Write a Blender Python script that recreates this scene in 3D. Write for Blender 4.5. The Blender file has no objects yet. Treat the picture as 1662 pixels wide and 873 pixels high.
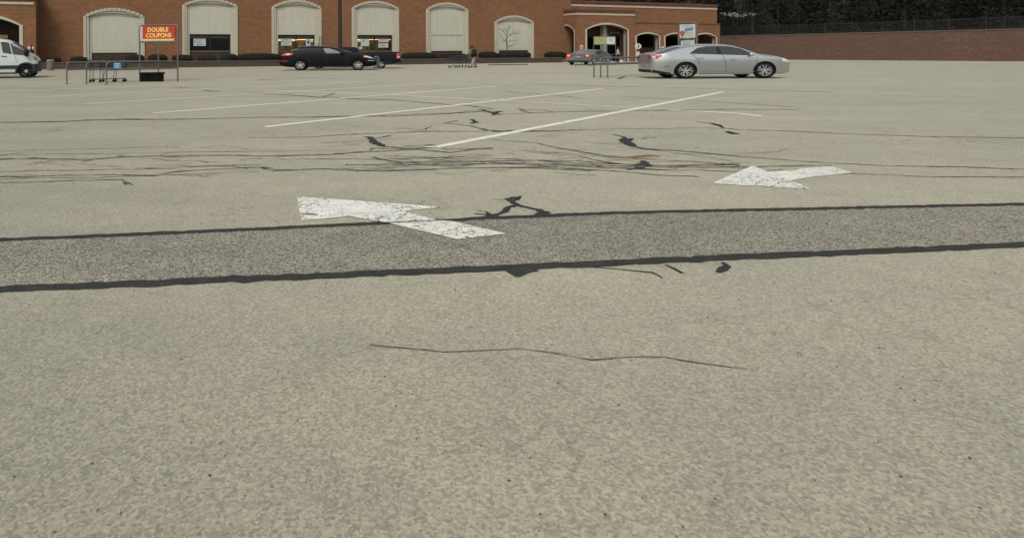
import bpy, bmesh, math, random
from mathutils import Vector, Matrix
random.seed(7)
C = bpy.context.scene.collection
S = bpy.context.scene
R = math.radians

# ---------------------------------------------------------------- camera, sky, sun, exposure
H = 1.3; FPX = 1020.0; PX, PY = 600.0, 85.0; ROLL = 0.0054
RT = Vector((math.cos(ROLL), 0, -math.sin(ROLL))); UP = Vector((math.sin(ROLL), 0, math.cos(ROLL)))
cd = bpy.data.cameras.new('camera'); cam = bpy.data.objects.new('camera', cd); C.objects.link(cam)
m3 = Matrix((RT, UP, Vector((0, -1, 0)))).transposed()
cam.matrix_world = Matrix.Translation((0, 0, H)) @ m3.to_4x4()
cd.sensor_fit = 'HORIZONTAL'; cd.sensor_width = 36; cd.lens = 36 * FPX / 1662
cd.shift_x = (831 - PX) / 1662; cd.shift_y = (PY - 436.5) / 1662
cd.clip_start = .05; cd.clip_end = 3000
S.camera = cam
W = bpy.data.worlds.new('World'); S.world = W; W.use_nodes = True
nt = W.node_tree; bg = nt.nodes['Background']
sky = nt.nodes.new('ShaderNodeTexSky'); sky.sky_type = 'NISHITA'; sky.sun_disc = False
SE, SR = R(48), R(200)
sky.sun_elevation = SE; sky.sun_rotation = SR; sky.air_density = 1.2; sky.dust_density = 4; sky.ozone_density = 1
hs = nt.nodes.new('ShaderNodeHueSaturation'); hs.inputs['Saturation'].default_value = .30
nt.links.new(sky.outputs[0], hs.inputs['Color']); nt.links.new(hs.outputs[0], bg.inputs[0])
bg.inputs[1].default_value = .09
sl = bpy.data.lights.new('sun', 'SUN'); sl.energy = 1.1; sl.angle = R(16); sl.color = (1, .96, .84)
sun = bpy.data.objects.new('sun', sl); C.objects.link(sun)
# sky rotation is measured from +Y towards +X
sd = Vector((math.sin(SR) * math.cos(SE), math.cos(SR) * math.cos(SE), math.sin(SE)))
sun.rotation_euler = sd.to_track_quat('Z', 'Y').to_euler()
vs = S.view_settings; vs.view_transform = 'Standard'; vs.look = 'None'; vs.exposure = 0.42; vs.gamma = 1; vs.use_curve_mapping = False

# ---------------------------------------------------------------- measuring helpers (photo survey -> metres)
def ray(x, y):
    a = (x - PX) / FPX; b = -(y - PY) / FPX
    return a * RT + b * UP + Vector((0, 1, 0))
def G(x, y, z=0.0):                      # point of the ground seen there
    d = ray(x, y); t = (z - H) / d.z
    return Vector((d.x * t, d.y * t, z))
def P(x, y, Y):                          # point at distance Y
    d = ray(x, y); return Vector((d.x * Y, Y, H + d.z * Y))
def hz(x): return PY - math.tan(ROLL) * (x - PX)

# ---------------------------------------------------------------- materials
MATS = {}
def mat(name, c1, c2=None, rough=.7, metal=0, scale=4., stretch=(1, 1, 1), detail=5, contrast=.25, bump=0, bscale=None, spec=.4, emit=0, coat=0, extra=None):
    if name in MATS: return MATS[name]
    m = bpy.data.materials.new(name); m.use_nodes = True; t = m.node_tree; n = t.nodes; L = t.links
    b = n['Principled BSDF']; b.inputs['Roughness'].default_value = rough; b.inputs['Metallic'].default_value = metal
    b.inputs['Specular IOR Level'].default_value = spec; b.inputs['Coat Weight'].default_value = coat
    b.inputs['Coat Roughness'].default_value = .05
    if c2 is None: c2 = tuple(v * .85 for v in c1)
    tc = n.new('ShaderNodeTexCoord'); mp = n.new('ShaderNodeMapping'); mp.inputs['Scale'].default_value = stretch
    L.new(tc.outputs['Object'], mp.inputs[0])
    ns = n.new('ShaderNodeTexNoise'); ns.inputs['Scale'].default_value = scale; ns.inputs['Detail'].default_value = detail
    L.new(mp.outputs[0], ns.inputs['Vector'])
    rp = n.new('ShaderNodeValToRGB'); rp.color_ramp.elements[0].position = .5 - contrast; rp.color_ramp.elements[1].position = .5 + contrast
    rp.color_ramp.elements[0].color = (*c2, 1); rp.color_ramp.elements[1].color = (*c1, 1)
    L.new(ns.outputs['Fac'], rp.inputs[0]); col = rp.outputs[0]
    if extra: col = extra(n, L, col, tc, b)
    L.new(col, b.inputs['Base Color'])
    if bump:
        bn = n.new('ShaderNodeTexNoise'); bn.inputs['Scale'].default_value = bscale or scale * 6; bn.inputs['Detail'].default_value = 4
        L.new(tc.outputs['Object'], bn.inputs['Vector'])
        bp = n.new('ShaderNodeBump'); bp.inputs['Strength'].default_value = bump; bp.inputs['Distance'].default_value = .02
        L.new(bn.outputs['Fac'], bp.inputs['Height']); L.new(bp.outputs[0], b.inputs['Normal'])
    if emit:
        L.new(col, b.inputs['Emission Color']); b.inputs['Emission Strength'].default_value = emit
    MATS[name] = m; return m
def mixn(n, L, a, b, fac, mode='MIX'):
    x = n.new('ShaderNodeMix'); x.data_type = 'RGBA'; x.blend_type = mode
    for v, s in ((fac, x.inputs[0]), (a, x.inputs[6]), (b, x.inputs[7])):
        if isinstance(v, (int, float)): s.default_value = v
        elif isinstance(v, tuple): s.default_value = (*v, 1)
        else: L.new(v, s)
    return x.outputs[2]
def ramp(n, L, src, p0, p1, c0=(0, 0, 0), c1=(1, 1, 1)):
    r = n.new('ShaderNodeValToRGB'); e = r.color_ramp.elements; e[0].position = p0; e[1].position = p1; e[0].color = (*c0, 1); e[1].color = (*c1, 1)
    L.new(src, r.inputs[0]); return r.outputs[0]
def noise(n, L, tc, scale, detail=4, stretch=None, rough=.55):
    x = n.new('ShaderNodeTexNoise'); x.inputs['Scale'].default_value = scale; x.inputs['Detail'].default_value = detail; x.inputs['Roughness'].default_value = rough
    src = tc.outputs['Object']
    if stretch:
        mp = n.new('ShaderNodeMapping'); mp.inputs['Scale'].default_value = stretch; L.new(src, mp.inputs[0]); src = mp.outputs[0]
    L.new(src, x.inputs['Vector']); return x.outputs['Fac']

def asphalt_extra(spk, cdark=(.055, .052, .045), clight=(.62, .58, .5), thin=(.7, .745), dk=(.30, .42)):
    def f(n, L, col, tc, b):
        # aggregate: light and dark stones of two sizes
        v = n.new('ShaderNodeTexVoronoi'); v.inputs['Scale'].default_value = 100; v.feature = 'F1'
        L.new(tc.outputs['Object'], v.inputs['Vector'])
        sep = n.new('ShaderNodeSeparateColor'); L.new(v.outputs['Color'], sep.inputs[0])
        st = ramp(n, L, sep.outputs[0], .0, 1., (.3, .3, .29), (1.70, 1.68, 1.64))
        col = mixn(n, L, col, st, spk, 'MULTIPLY')
        n1 = noise(n, L, tc, 48, 6, None, .85)
        col = mixn(n, L, col, cdark, ramp(n, L, n1, dk[0], dk[1], (spk * 1.1,) * 3, (0, 0, 0)))
        n2 = noise(n, L, tc, 60, 3, (1, 1, 1), .7)
        col = mixn(n, L, col, clight, ramp(n, L, n2, .60, .70, (0, 0, 0), (spk * .9,) * 3))
        n3 = noise(n, L, tc, 13, 3, (1, 1, 1), .6)
        col = mixn(n, L, col, (.07, .066, .058), ramp(n, L, n3, .27, .36, (.3, .3, .3), (0, 0, 0)))
        oil = ramp(n, L, noise(n, L, tc, .8, 2, None, .4), .70, .80, (0, 0, 0), (.5, .5, .5))
        col = mixn(n, L, col, (.12, .11, .095), oil)
        # hairline cracks in places
        vc = n.new('ShaderNodeTexVoronoi'); vc.feature = 'DISTANCE_TO_EDGE'; vc.inputs['Scale'].default_value = 1.5
        wn = n.new('ShaderNodeTexNoise'); wn.inputs['Scale'].default_value = 2.2; wn.inputs['Detail'].default_value = 6
        L.new(tc.outputs['Object'], wn.inputs['Vector'])
        ad = n.new('ShaderNodeVectorMath'); ad.operation = 'ADD'; L.new(tc.outputs['Object'], ad.inputs[0]); L.new(wn.outputs['Color'], ad.inputs[1])
        L.new(ad.outputs[0], vc.inputs['Vector'])
        line = ramp(n, L, vc.outputs['Distance'], .0, .028, (1, 1, 1), (0, 0, 0))
        wh = ramp(n, L, noise(n, L, tc, .22, 3, (.7, 1.6, 1)), .50, .62)
        mk = n.new('ShaderNodeMath'); mk.operation = 'MULTIPLY'; L.new(line, mk.inputs[0]); L.new(wh, mk.inputs[1])
        mk2 = n.new('ShaderNodeMath'); mk2.operation = 'MULTIPLY'; L.new(mk.outputs[0], mk2.inputs[0]); mk2.inputs[1].default_value = .6
        col = mixn(n, L, col, (.09, .075, .055), mk2.outputs[0])
        # broad stains, tan tint
        s1 = ramp(n, L, noise(n, L, tc, .35, 5, (1, 2.2, 1), .6), .35, .7, (.87, .875, .885), (1.04, 1.025, .99))
        col = mixn(n, L, col, s1, 1., 'MULTIPLY')
        s4 = ramp(n, L, noise(n, L, tc, .16, 4, (.25, 1.5, 1), .6), .45, .62, (.95, .95, .955), (1.02, 1.02, 1.01))
        col = mixn(n, L, col, s4, 1., 'MULTIPLY')
        s2 = ramp(n, L, noise(n, L, tc, 1.7, 6, (1, 1.6, 1), .7), .62, .74)
        s2b = n.new('ShaderNodeMath'); s2b.operation = 'MULTIPLY'; L.new(s2, s2b.inputs[0]); s2b.inputs[1].default_value = .22
        col = mixn(n, L, col, (.26, .185, .125), s2b.outputs[0])
        return col
    return f
GROUND = mat('worn_asphalt', (.332, .318, .246), (.288, .276, .217), rough=.58, scale=3, detail=8, contrast=.3, bump=.5, bscale=55, spec=.5, extra=asphalt_extra(.42))
for _m in (GROUND,): _m.node_tree.nodes['Principled BSDF'].inputs['Diffuse Roughness'].default_value = 1.0
STRIP = mat('coarse_asphalt', (.31, .297, .245), (.235, .225, .19), rough=.92, scale=4, detail=8, contrast=.3, bump=.8, bscale=50, spec=.2, extra=asphalt_extra(.95))
def crack_extra(n, L, col, tc, b):
    k = ramp(n, L, noise(n, L, tc, 5.5, 6, (.55, 1.3, 1), .8), .47, .60, (0, 0, 0), (.9, .9, .9))
    return mixn(n, L, col, (.30, .28, .22), k)
CRACK = mat('weathered_crack', (.055, .052, .045), (.036, .034, .03), rough=.8, scale=14, bump=.3, bscale=60, extra=crack_extra)
def tar_extra(n, L, col, tc, b):
    k = ramp(n, L, noise(n, L, tc, 28, 5, None, .8), .60, .70, (0, 0, 0), (.6, .6, .6))
    return mixn(n, L, col, (.22, .21, .18), k)
HAIR = mat('brown_hairline', (.17, .135, .095), (.11, .09, .065), rough=.9, scale=14, extra=crack_extra)
TAR = mat('crack_tar', (.052, .054, .050), (.034, .036, .034), rough=.9, spec=.12, scale=7, bump=.8, bscale=50, extra=tar_extra)
def paint_extra(worn):
    def f(n, L, col, tc, b):
        k = ramp(n, L, noise(n, L, tc, 26, 6, None, .75), worn, worn + .05, (1, 1, 1), (0, 0, 0))
        vc = n.new('ShaderNodeTexVoronoi'); vc.feature = 'DISTANCE_TO_EDGE'; vc.inputs['Scale'].default_value = 9
        wn = n.new('ShaderNodeTexNoise'); wn.inputs['Scale'].default_value = 9; L.new(tc.outputs['Object'], wn.inputs['Vector'])
        sc = n.new('ShaderNodeVectorMath'); sc.operation = 'SCALE'; sc.inputs['Scale'].default_value = .22; L.new(wn.outputs['Color'], sc.inputs[0])
        ad = n.new('ShaderNodeVectorMath'); ad.operation = 'ADD'; L.new(tc.outputs['Object'], ad.inputs[0]); L.new(sc.outputs[0], ad.inputs[1])
        L.new(ad.outputs[0], vc.inputs['Vector'])
        line = ramp(n, L, vc.outputs['Distance'], .012, .05, (1, 1, 1), (0, 0, 0))
        wh = ramp(n, L, noise(n, L, tc, 1.6, 2), .38, .50)
        mk = n.new('ShaderNodeMath'); mk.operation = 'MULTIPLY'; L.new(line, mk.inputs[0]); L.new(wh, mk.inputs[1])
        mk2 = n.new('ShaderNodeMath'); mk2.operation = 'MULTIPLY'; L.new(mk.outputs[0], mk2.inputs[0]); mk2.inputs[1].default_value = .95
        col = mixn(n, L, col, (.20, .18, .15), k)
        return mixn(n, L, col, (.08, .075, .062), mk2.outputs[0])
    return f
PAINT = mat('road_paint', (.80, .80, .72), (.66, .66, .59), rough=.7, scale=6, extra=paint_extra(.385), bump=.3, bscale=60)
PAINT2 = mat('thin_road_paint', (.80, .79, .71), (.60, .585, .50), rough=.75, scale=5)
PAINT3 = mat('faded_road_paint', (.80, .77, .66), (.52, .49, .40), rough=.75, scale=5)

def brick_extra(n, L, col, tc, b):
    sp = n.new('ShaderNodeSeparateXYZ'); L.new(tc.outputs['Object'], sp.inputs[0])
    ad = n.new('ShaderNodeMath'); ad.operation = 'ADD'; L.new(sp.outputs[0], ad.inputs[0]); L.new(sp.outputs[1], ad.inputs[1])
    cb = n.new('ShaderNodeCombineXYZ'); L.new(ad.outputs[0], cb.inputs[0]); L.new(sp.outputs[2], cb.inputs[1])
    br = n.new('ShaderNodeTexBrick'); L.new(cb.outputs[0], br.inputs['Vector'])
    br.inputs['Scale'].default_value = 1; br.inputs['Brick Width'].default_value = .30; br.inputs['Row Height'].default_value = .10
    br.inputs['Mortar Size'].default_value = .009; br.inputs['Bias'].default_value = -.1
    br.inputs['Color1'].default_value = (.80, .78, .78, 1); br.inputs['Color2'].default_value = (1.25, 1.2, 1.15, 1); br.inputs['Mortar'].default_value = (1.15, 1.3, 1.5, 1)
    col = mixn(n, L, col, br.outputs[0], .75, 'MULTIPLY')
    st = ramp(n, L, noise(n, L, tc, 1.0, 5, (.35, .35, 6), .6), .3, .7, (.88, .875, .87), (1.10, 1.09, 1.06))
    col = mixn(n, L, col, st, 1., 'MULTIPLY')
    st2 = ramp(n, L, noise(n, L, tc, .3, 4), .3, .7, (.9, .92, .95), (1.08, 1.04, 1.0))
    return mixn(n, L, col, st2, 1., 'MULTIPLY')
BRICK = mat('brown_brick', (.222, .112, .058), (.192, .097, .051), rough=.9, scale=2, spec=.2, extra=brick_extra)
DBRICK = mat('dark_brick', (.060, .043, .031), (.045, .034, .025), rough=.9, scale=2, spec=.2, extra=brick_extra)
STONE = mat('cream_stone', (.49, .46, .365), (.41, .385, .31), rough=.85, scale=2.5, stretch=(1, 1, 3), spec=.2, bump=.15)
def panel_extra(n, L, col, tc, b):
    st = ramp(n, L, noise(n, L, tc, 1.2, 5, (3, 3, .35), .6), .3, .75, (.93, .93, .92), (1.04, 1.04, 1.04))
    col = mixn(n, L, col, st, 1., 'MULTIPLY')
    sp = n.new('ShaderNodeSeparateXYZ'); L.new(tc.outputs['Object'], sp.inputs[0]); cb = n.new('ShaderNodeCombineXYZ'); L.new(sp.outputs[0], cb.inputs[0]); L.new(sp.outputs[2], cb.inputs[1])
    br = n.new('ShaderNodeTexBrick'); L.new(cb.outputs[0], br.inputs['Vector']); br.offset = 0; br.inputs['Scale'].default_value = 1; br.inputs['Brick Width'].default_value = 2.44; br.inputs['Row Height'].default_value = 1.6
    br.inputs['Mortar Size'].default_value = .02; br.inputs['Color1'].default_value = (1, 1, 1, 1); br.inputs['Color2'].default_value = (.98, .98, .98, 1); br.inputs['Mortar'].default_value = (.86, .86, .85, 1)
    return mixn(n, L, col, br.outputs[0], 1., 'MULTIPLY')
PANEL = mat('cream_panel', (.50, .49, .40), (.47, .46, .375), rough=.85, scale=.8, detail=6, spec=.2, extra=panel_extra)
GSTONE = mat('grey_stone', (.33, .32, .27), (.27, .26, .22), rough=.85, scale=3, spec=.2)
CAP = mat('maroon_coping', (.17, .062, .052), (.13, .05, .043), rough=.6, scale=3)
ROOF = mat('roof_gravel', (.16, .15, .14), rough=.9)
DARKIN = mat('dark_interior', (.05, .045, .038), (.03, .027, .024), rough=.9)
SHOPIN = mat('shop_interior', (.22, .12, .035), (.05, .06, .035), rough=.8, scale=1.3, stretch=(2.2, 1, .9), detail=2, contrast=.06)
BLIND = mat('window_blind', (.20, .20, .17), (.15, .15, .13), rough=.7, scale=4, stretch=(1, 1, 8))
FRAMEM = mat('dark_aluminium', (.03, .027, .024), rough=.4, metal=.3)
TUBE = mat('fluorescent_tube', (1, .80, .40), (1, .74, .33), emit=1.5)
PLANT_W = mat('planter_masonry', (.082, .062, .048), (.06, .046, .037), rough=.9, scale=3, stretch=(1, 1, 4), extra=brick_extra)
PLANT_C = mat('planter_coping', (.14, .122, .105), (.105, .09, .077), rough=.85, scale=4)
SOIL = mat('bark_mulch', (.07, .05, .035), (.045, .032, .024), rough=1, scale=12, bump=.6)
STEEL = mat('galvanised_steel', (.15, .158, .148), (.11, .117, .11), rough=.5, metal=.35, scale=8)
DSTEEL = mat('dark_painted_steel', (.035, .031, .029), (.027, .024, .023), rough=.5, metal=.2, scale=5)
RUBBER = mat('black_rubber', (.010, .0095, .009), (.007, .007, .0065), rough=.85, spec=.15, scale=9)
ALLOY = mat('alloy', (.55, .56, .54), (.48, .49, .47), rough=.35, metal=.6)
GLASSD = mat('dark_car_glass', (.035, .045, .042), (.018, .024, .022), rough=.06, spec=.8, scale=1.2)
GLASST = mat('tinted_glass', (.008, .009, .010), (.006, .006, .007), rough=.12, spec=.15)
GLASSL = mat('pale_car_glass', (.16, .19, .175), (.06, .075, .07), rough=.08, spec=.7, scale=2.2)
REDL = mat('red_lens', (.50, .045, .04), (.38, .03, .03), rough=.2, coat=.5)
REDON = mat('lit_brake_lamp', (1, .22, .12), (1, .12, .07), rough=.2, emit=1.6)
REDDIM = mat('lit_red_lamp', (.9, .10, .07), (.7, .05, .04), rough=.2, emit=.5)
WHITEL = mat('clear_lens', (.75, .70, .66), (.5, .45, .42), rough=.15, coat=.5)
AMBER = mat('amber_lens', (.55, .12, .03), rough=.2)
BLACKP = mat('black_plastic', (.014, .015, .015), (.011, .012, .012), rough=.6, spec=.25)
CHAR = mat('charcoal_cladding', (.024, .026, .028), (.02, .021, .023), rough=.6)
WHITEP = mat('white_car_paint', (.53, .575, .57), (.50, .545, .54), rough=.3, coat=.6, scale=1.)
SILVERP = mat('silver_car_paint', (.58, .61, .60), (.55, .58, .57), rough=.24, metal=.8, coat=.5, scale=1.)
GREYP = mat('grey_car_paint', (.22, .225, .21), (.20, .205, .19), rough=.35, metal=.3, coat=.6, scale=1.)
NAVYP = mat('near_black_car_paint', (.0025, .003, .005), (.002, .0025, .004), rough=.45, spec=.15, coat=.03, scale=1.)
TRUCKP = mat('dark_blue_truck_paint', (.004, .006, .010), (.003, .005, .008), rough=.5, spec=.15, coat=.02, scale=1.)
PLATE = mat('licence_plate', (.30, .30, .26), rough=.5)

# ---------------------------------------------------------------- mesh helpers
class MB:
    def __init__(s): s.v = []; s.f = []; s.mi = []
    def add(s, vs, fs, mi=0):
        o = len(s.v); s.v += [tuple(v) for v in vs]; s.f += [tuple(i + o for i in f) for f in fs]; s.mi += [mi] * len(fs)
    def box(s, c, d, rz=0, tilt=None, mi=0):
        hx, hy, hz_ = d[0] / 2, d[1] / 2, d[2] / 2
        vs = [Vector((a * hx, b * hy, e * hz_)) for a in (-1, 1) for b in (-1, 1) for e in (-1, 1)]
        M = Matrix.Rotation(rz, 3, 'Z')
        if tilt: M = M @ Matrix.Rotation(tilt[0], 3, tilt[1])
        s.add([M @ v + Vector(c) for v in vs], [(0, 1, 3, 2), (4, 6, 7, 5), (0, 4, 5, 1), (2, 3, 7, 6), (0, 2, 6, 4), (1, 5, 7, 3)], mi)
    def bb(s, a, b, mi=0): s.box([(a[i] + b[i]) / 2 for i in range(3)], [abs(b[i] - a[i]) for i in range(3)], mi=mi)
    def tube(s, pts, r, n=8, mi=0, cap=True):
        pts = [Vector(p) for p in pts]; rs = r if isinstance(r, (list, tuple)) else [r] * len(pts)
        vs = []; prev = None
        for i, p in enumerate(pts):
            t = (pts[min(i + 1, len(pts) - 1)] - pts[max(i - 1, 0)]).normalized()
            if prev is None:
                a = Vector((0, 0, 1)) if abs(t.z) < .9 else Vector((1, 0, 0)); x = t.cross(a).normalized()
            else: x = (prev - t * prev.dot(t)).normalized()
            prev = x; y = t.cross(x)
            for k in range(n):
                an = 2 * math.pi * k / n; vs.append(p + (x * math.cos(an) + y * math.sin(an)) * rs[i])
        fs = []
        for i in range(len(pts) - 1):
            for k in range(n): fs.append((i * n + k, i * n + (k + 1) % n, (i + 1) * n + (k + 1) % n, (i + 1) * n + k))
        if cap: fs += [tuple(range(n))[::-1], tuple(range((len(pts) - 1) * n, len(pts) * n))]
        s.add(vs, fs, mi)
    def lathe(s, prof, c=(0, 0, 0), axis='Z', n=24, mi=0, sx=1.):
        vs = []; fs = []; m = len(prof)
        for k in range(n):
            an = 2 * math.pi * k / n
            for r, h in prof:
                if axis == 'Z': p = (r * math.cos(an) * sx, r * math.sin(an), h)
                elif axis == 'Y': p = (r * math.cos(an) * sx, h, r * math.sin(an))
                else: p = (h, r * math.cos(an), r * math.sin(an))
                vs.append(Vector(p) + Vector(c))
        for k in range(n):
            for j in range(m - 1):
                a = k * m + j; b = ((k + 1) % n) * m + j; fs.append((a, b, b + 1, a + 1))
        s.add(vs, fs, mi)
    def prism(s, pts, y0, y1, mi=0):       # pts in (x,z), extruded along y
        n = len(pts); vs = [(p[0], y0, p[1]) for p in pts] + [(p[0], y1, p[1]) for p in pts]
        s.add(vs, [tuple(range(n)), tuple(range(2 * n - 1, n - 1, -1))] + [(i, i + n, (i + 1) % n + n, (i + 1) % n) for i in range(n)], mi)
    def slab(s, pts, z0, z1, mi=0):        # pts in (x,y), extruded along z
        n = len(pts); vs = [(p[0], p[1], z0) for p in pts] + [(p[0], p[1], z1) for p in pts]
        s.add(vs, [tuple(range(n))[::-1], tuple(range(n, 2 * n))] + [(i, (i + 1) % n, (i + 1) % n + n, i + n) for i in range(n)], mi)
    def ball(s, c, r, n=10, mi=0):
        rx, ry, rz = r if isinstance(r, (list, tuple)) else (r, r, r); vs = []; fs = []
        m = n // 2 + 1
        for j in range(m + 1):
            ph = math.pi * j / m
            for k in range(n):
                th = 2 * math.pi * k / n; vs.append((c[0] + rx * math.sin(ph) * math.cos(th), c[1] + ry * math.sin(ph) * math.sin(th), c[2] + rz * math.cos(ph)))
        for j in range(m):
            for k in range(n): fs.append((j * n + k, j * n + (k + 1) % n, (j + 1) * n + (k + 1) % n, (j + 1) * n + k))
        s.add(vs, fs, mi)
    def build(s, name, m, parent=None, loc=None, rz=0, smooth=False, ang=35, recalc=True, weld=False):
        me = bpy.data.meshes.new(name); me.from_pydata(s.v, [], s.f)
        ms = m if isinstance(m, (list, tuple)) else [m]
        for x in ms: me.materials.append(x)
        if len(ms) > 1: me.polygons.foreach_set('material_index', s.mi)
        if recalc or weld:
            bm = bmesh.new(); bm.from_mesh(me)
            if weld: bmesh.ops.remove_doubles(bm, verts=bm.verts, dist=1e-4)
            if recalc: bmesh.ops.recalc_face_normals(bm, faces=bm.faces)
            bm.to_mesh(me); bm.free()
        if smooth:
            me.polygons.foreach_set('use_smooth', [True] * len(me.polygons)); me.set_sharp_from_angle(angle=R(ang))
        o = bpy.data.objects.new(name, me); C.objects.link(o)
        if parent: o.parent = parent
        if loc is not None: o.location = loc
        o.rotation_euler.z = rz
        return o
def tag(o, label, cat, group=None, kind=None):
    if label: o['label'] = label
    if cat: o['category'] = cat
    if group: o['group'] = group
    if kind: o['kind'] = kind
    return o
def empty(name, loc, rz=0):
    o = bpy.data.objects.new(name, None); C.objects.link(o); o.location = loc; o.rotation_euler.z = rz; o.empty_display_size = .3; return o
def copy_tree(o, parent=None):
    c = o.copy(); C.objects.link(c); c.parent = parent
    for ch in [k for k in C.objects if k.parent == o]: copy_tree(ch, c)
    return c
def text_mesh(txt, size, bold=.0, spacing=1.0):
    cu = bpy.data.curves.new('t', 'FONT'); cu.body = txt; cu.size = size; cu.offset = bold; cu.extrude = .002; cu.align_x = 'CENTER'; cu.space_character = spacing
    ob = bpy.data.objects.new('t', cu); C.objects.link(ob); bpy.context.view_layer.update()
    me = bpy.data.meshes.new_from_object(ob.evaluated_get(bpy.context.evaluated_depsgraph_get()))
    bpy.data.objects.remove(ob); return me

# ================================================================ GROUND
mb = MB()
# finer cells near the viewpoint, one big sheet out to the horizon
mb.add([(-600, -30, 0), (900, -30, 0), (900, 1200, 0), (-600, 1200, 0)], [(0, 1, 2, 3)])
lot = mb.build('parking_lot', GROUND, recalc=False); tag(lot, None, None, kind='structure')
def ribbon(pts, w, z, name, m, jit=0, wj=0, closed=False, parent=lot, sub=None):
    """flat strip along pixel-surveyed ground points; many short pieces with uneven edges"""
    mb = MB(); ribbon_into(mb, pts, w, z, jit, wj, sub); return mb.build(name, m, parent, recalc=False)
def fractal(g, ws, amp):
    out, wo = [g[0]], [ws[0]]
    for i in range(len(g) - 1):
        seg = [(g[i], ws[i]), (g[i + 1], ws[i + 1])]; L = (g[i + 1] - g[i]).length; a = amp * L
        while L > .09 and len(seg) < 65:
            n2 = []
            for (p, w1), (q, w2) in zip(seg[:-1], seg[1:]):
                mm = (p + q) / 2 + Vector((random.gauss(0, a * .5), random.gauss(0, a), 0)); n2 += [(p, w1), (mm, (w1 + w2) / 2 * random.uniform(.75, 1.3))]
            n2.append(seg[-1]); seg = n2; L /= 2; a *= .55
        for p, w1 in seg[1:]: out.append(p); wo.append(w1)
    return out, wo
def ribbon_into(mb, pts, w, z, jit=0, wj=0, sub=None):
    g = [G(*p[:2]) for p in pts]; ws = [p[2] if len(p) > 2 else w for p in pts]
    if sub == -1: g, ws = fractal(g, ws, .028); jit = 0
    fine = []
    for i in range(len(g) - 1):
        L = (g[i + 1] - g[i]).length; n = max(1, int(L / (sub if sub and sub > 0 else 9)))
        for k in range(n):
            t = k / n; q = g[i].lerp(g[i + 1], t)
            if jit and (i or k): q = q + Vector((random.gauss(0, jit), random.gauss(0, jit), 0))
            fine.append((q, ws[i] * (1 - t) + ws[i + 1] * t))
    fine.append((g[-1], ws[-1]))
    vs = []
    for i, (q, ww) in enumerate(fine):
        t = (fine[min(i + 1, len(fine) - 1)][0] - fine[max(i - 1, 0)][0]).normalized(); nn = Vector((-t.y, t.x, 0))
        a = ww / 2 * (1 + random.uniform(-wj, wj)); b = ww / 2 * (1 + random.uniform(-wj, wj))
        zi = z + min(i, 90) * 8e-6; vs += [(q + nn * a).to_tuple()[:2] + (zi,), (q - nn * b).to_tuple()[:2] + (zi,)]
    mb.add(vs, [(2 * i, 2 * i + 1, 2 * i + 3, 2 * i + 2) for i in range(len(fine) - 1)])

# darker coarse paving lane between the two sealed joints
J1 = [(-300, 401), (0, 389.5), (200, 381.5), (400, 373), (630, 362), (800, 354), (1000, 346), (1200, 341.5), (1700, 331)]
J2 = [(-300, 482), (0, 470), (600, 444.5), (840, 434), (1000, 427), (1200, 417.5), (1700, 396)]
a = [G(*p) for p in J1]; b = [G(*p) for p in J2]
mb = MB(); poly = a + b[::-1]
mb.add([(p.x, p.y, .0012) for p in poly], [tuple(range(len(poly)))])
o = mb.build('coarse_paving_lane', STRIP, lot, recalc=False)
o.data.polygons[0].flip() if o.data.polygons[0].normal.z < 0 else None
ribbon(J1, .085, .002, 'tar_seam', TAR, .005, .17, sub=.05)
ribbon(J2, .105, .0022, 'tar_seam', TAR, .005, .15, sub=.06)

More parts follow.
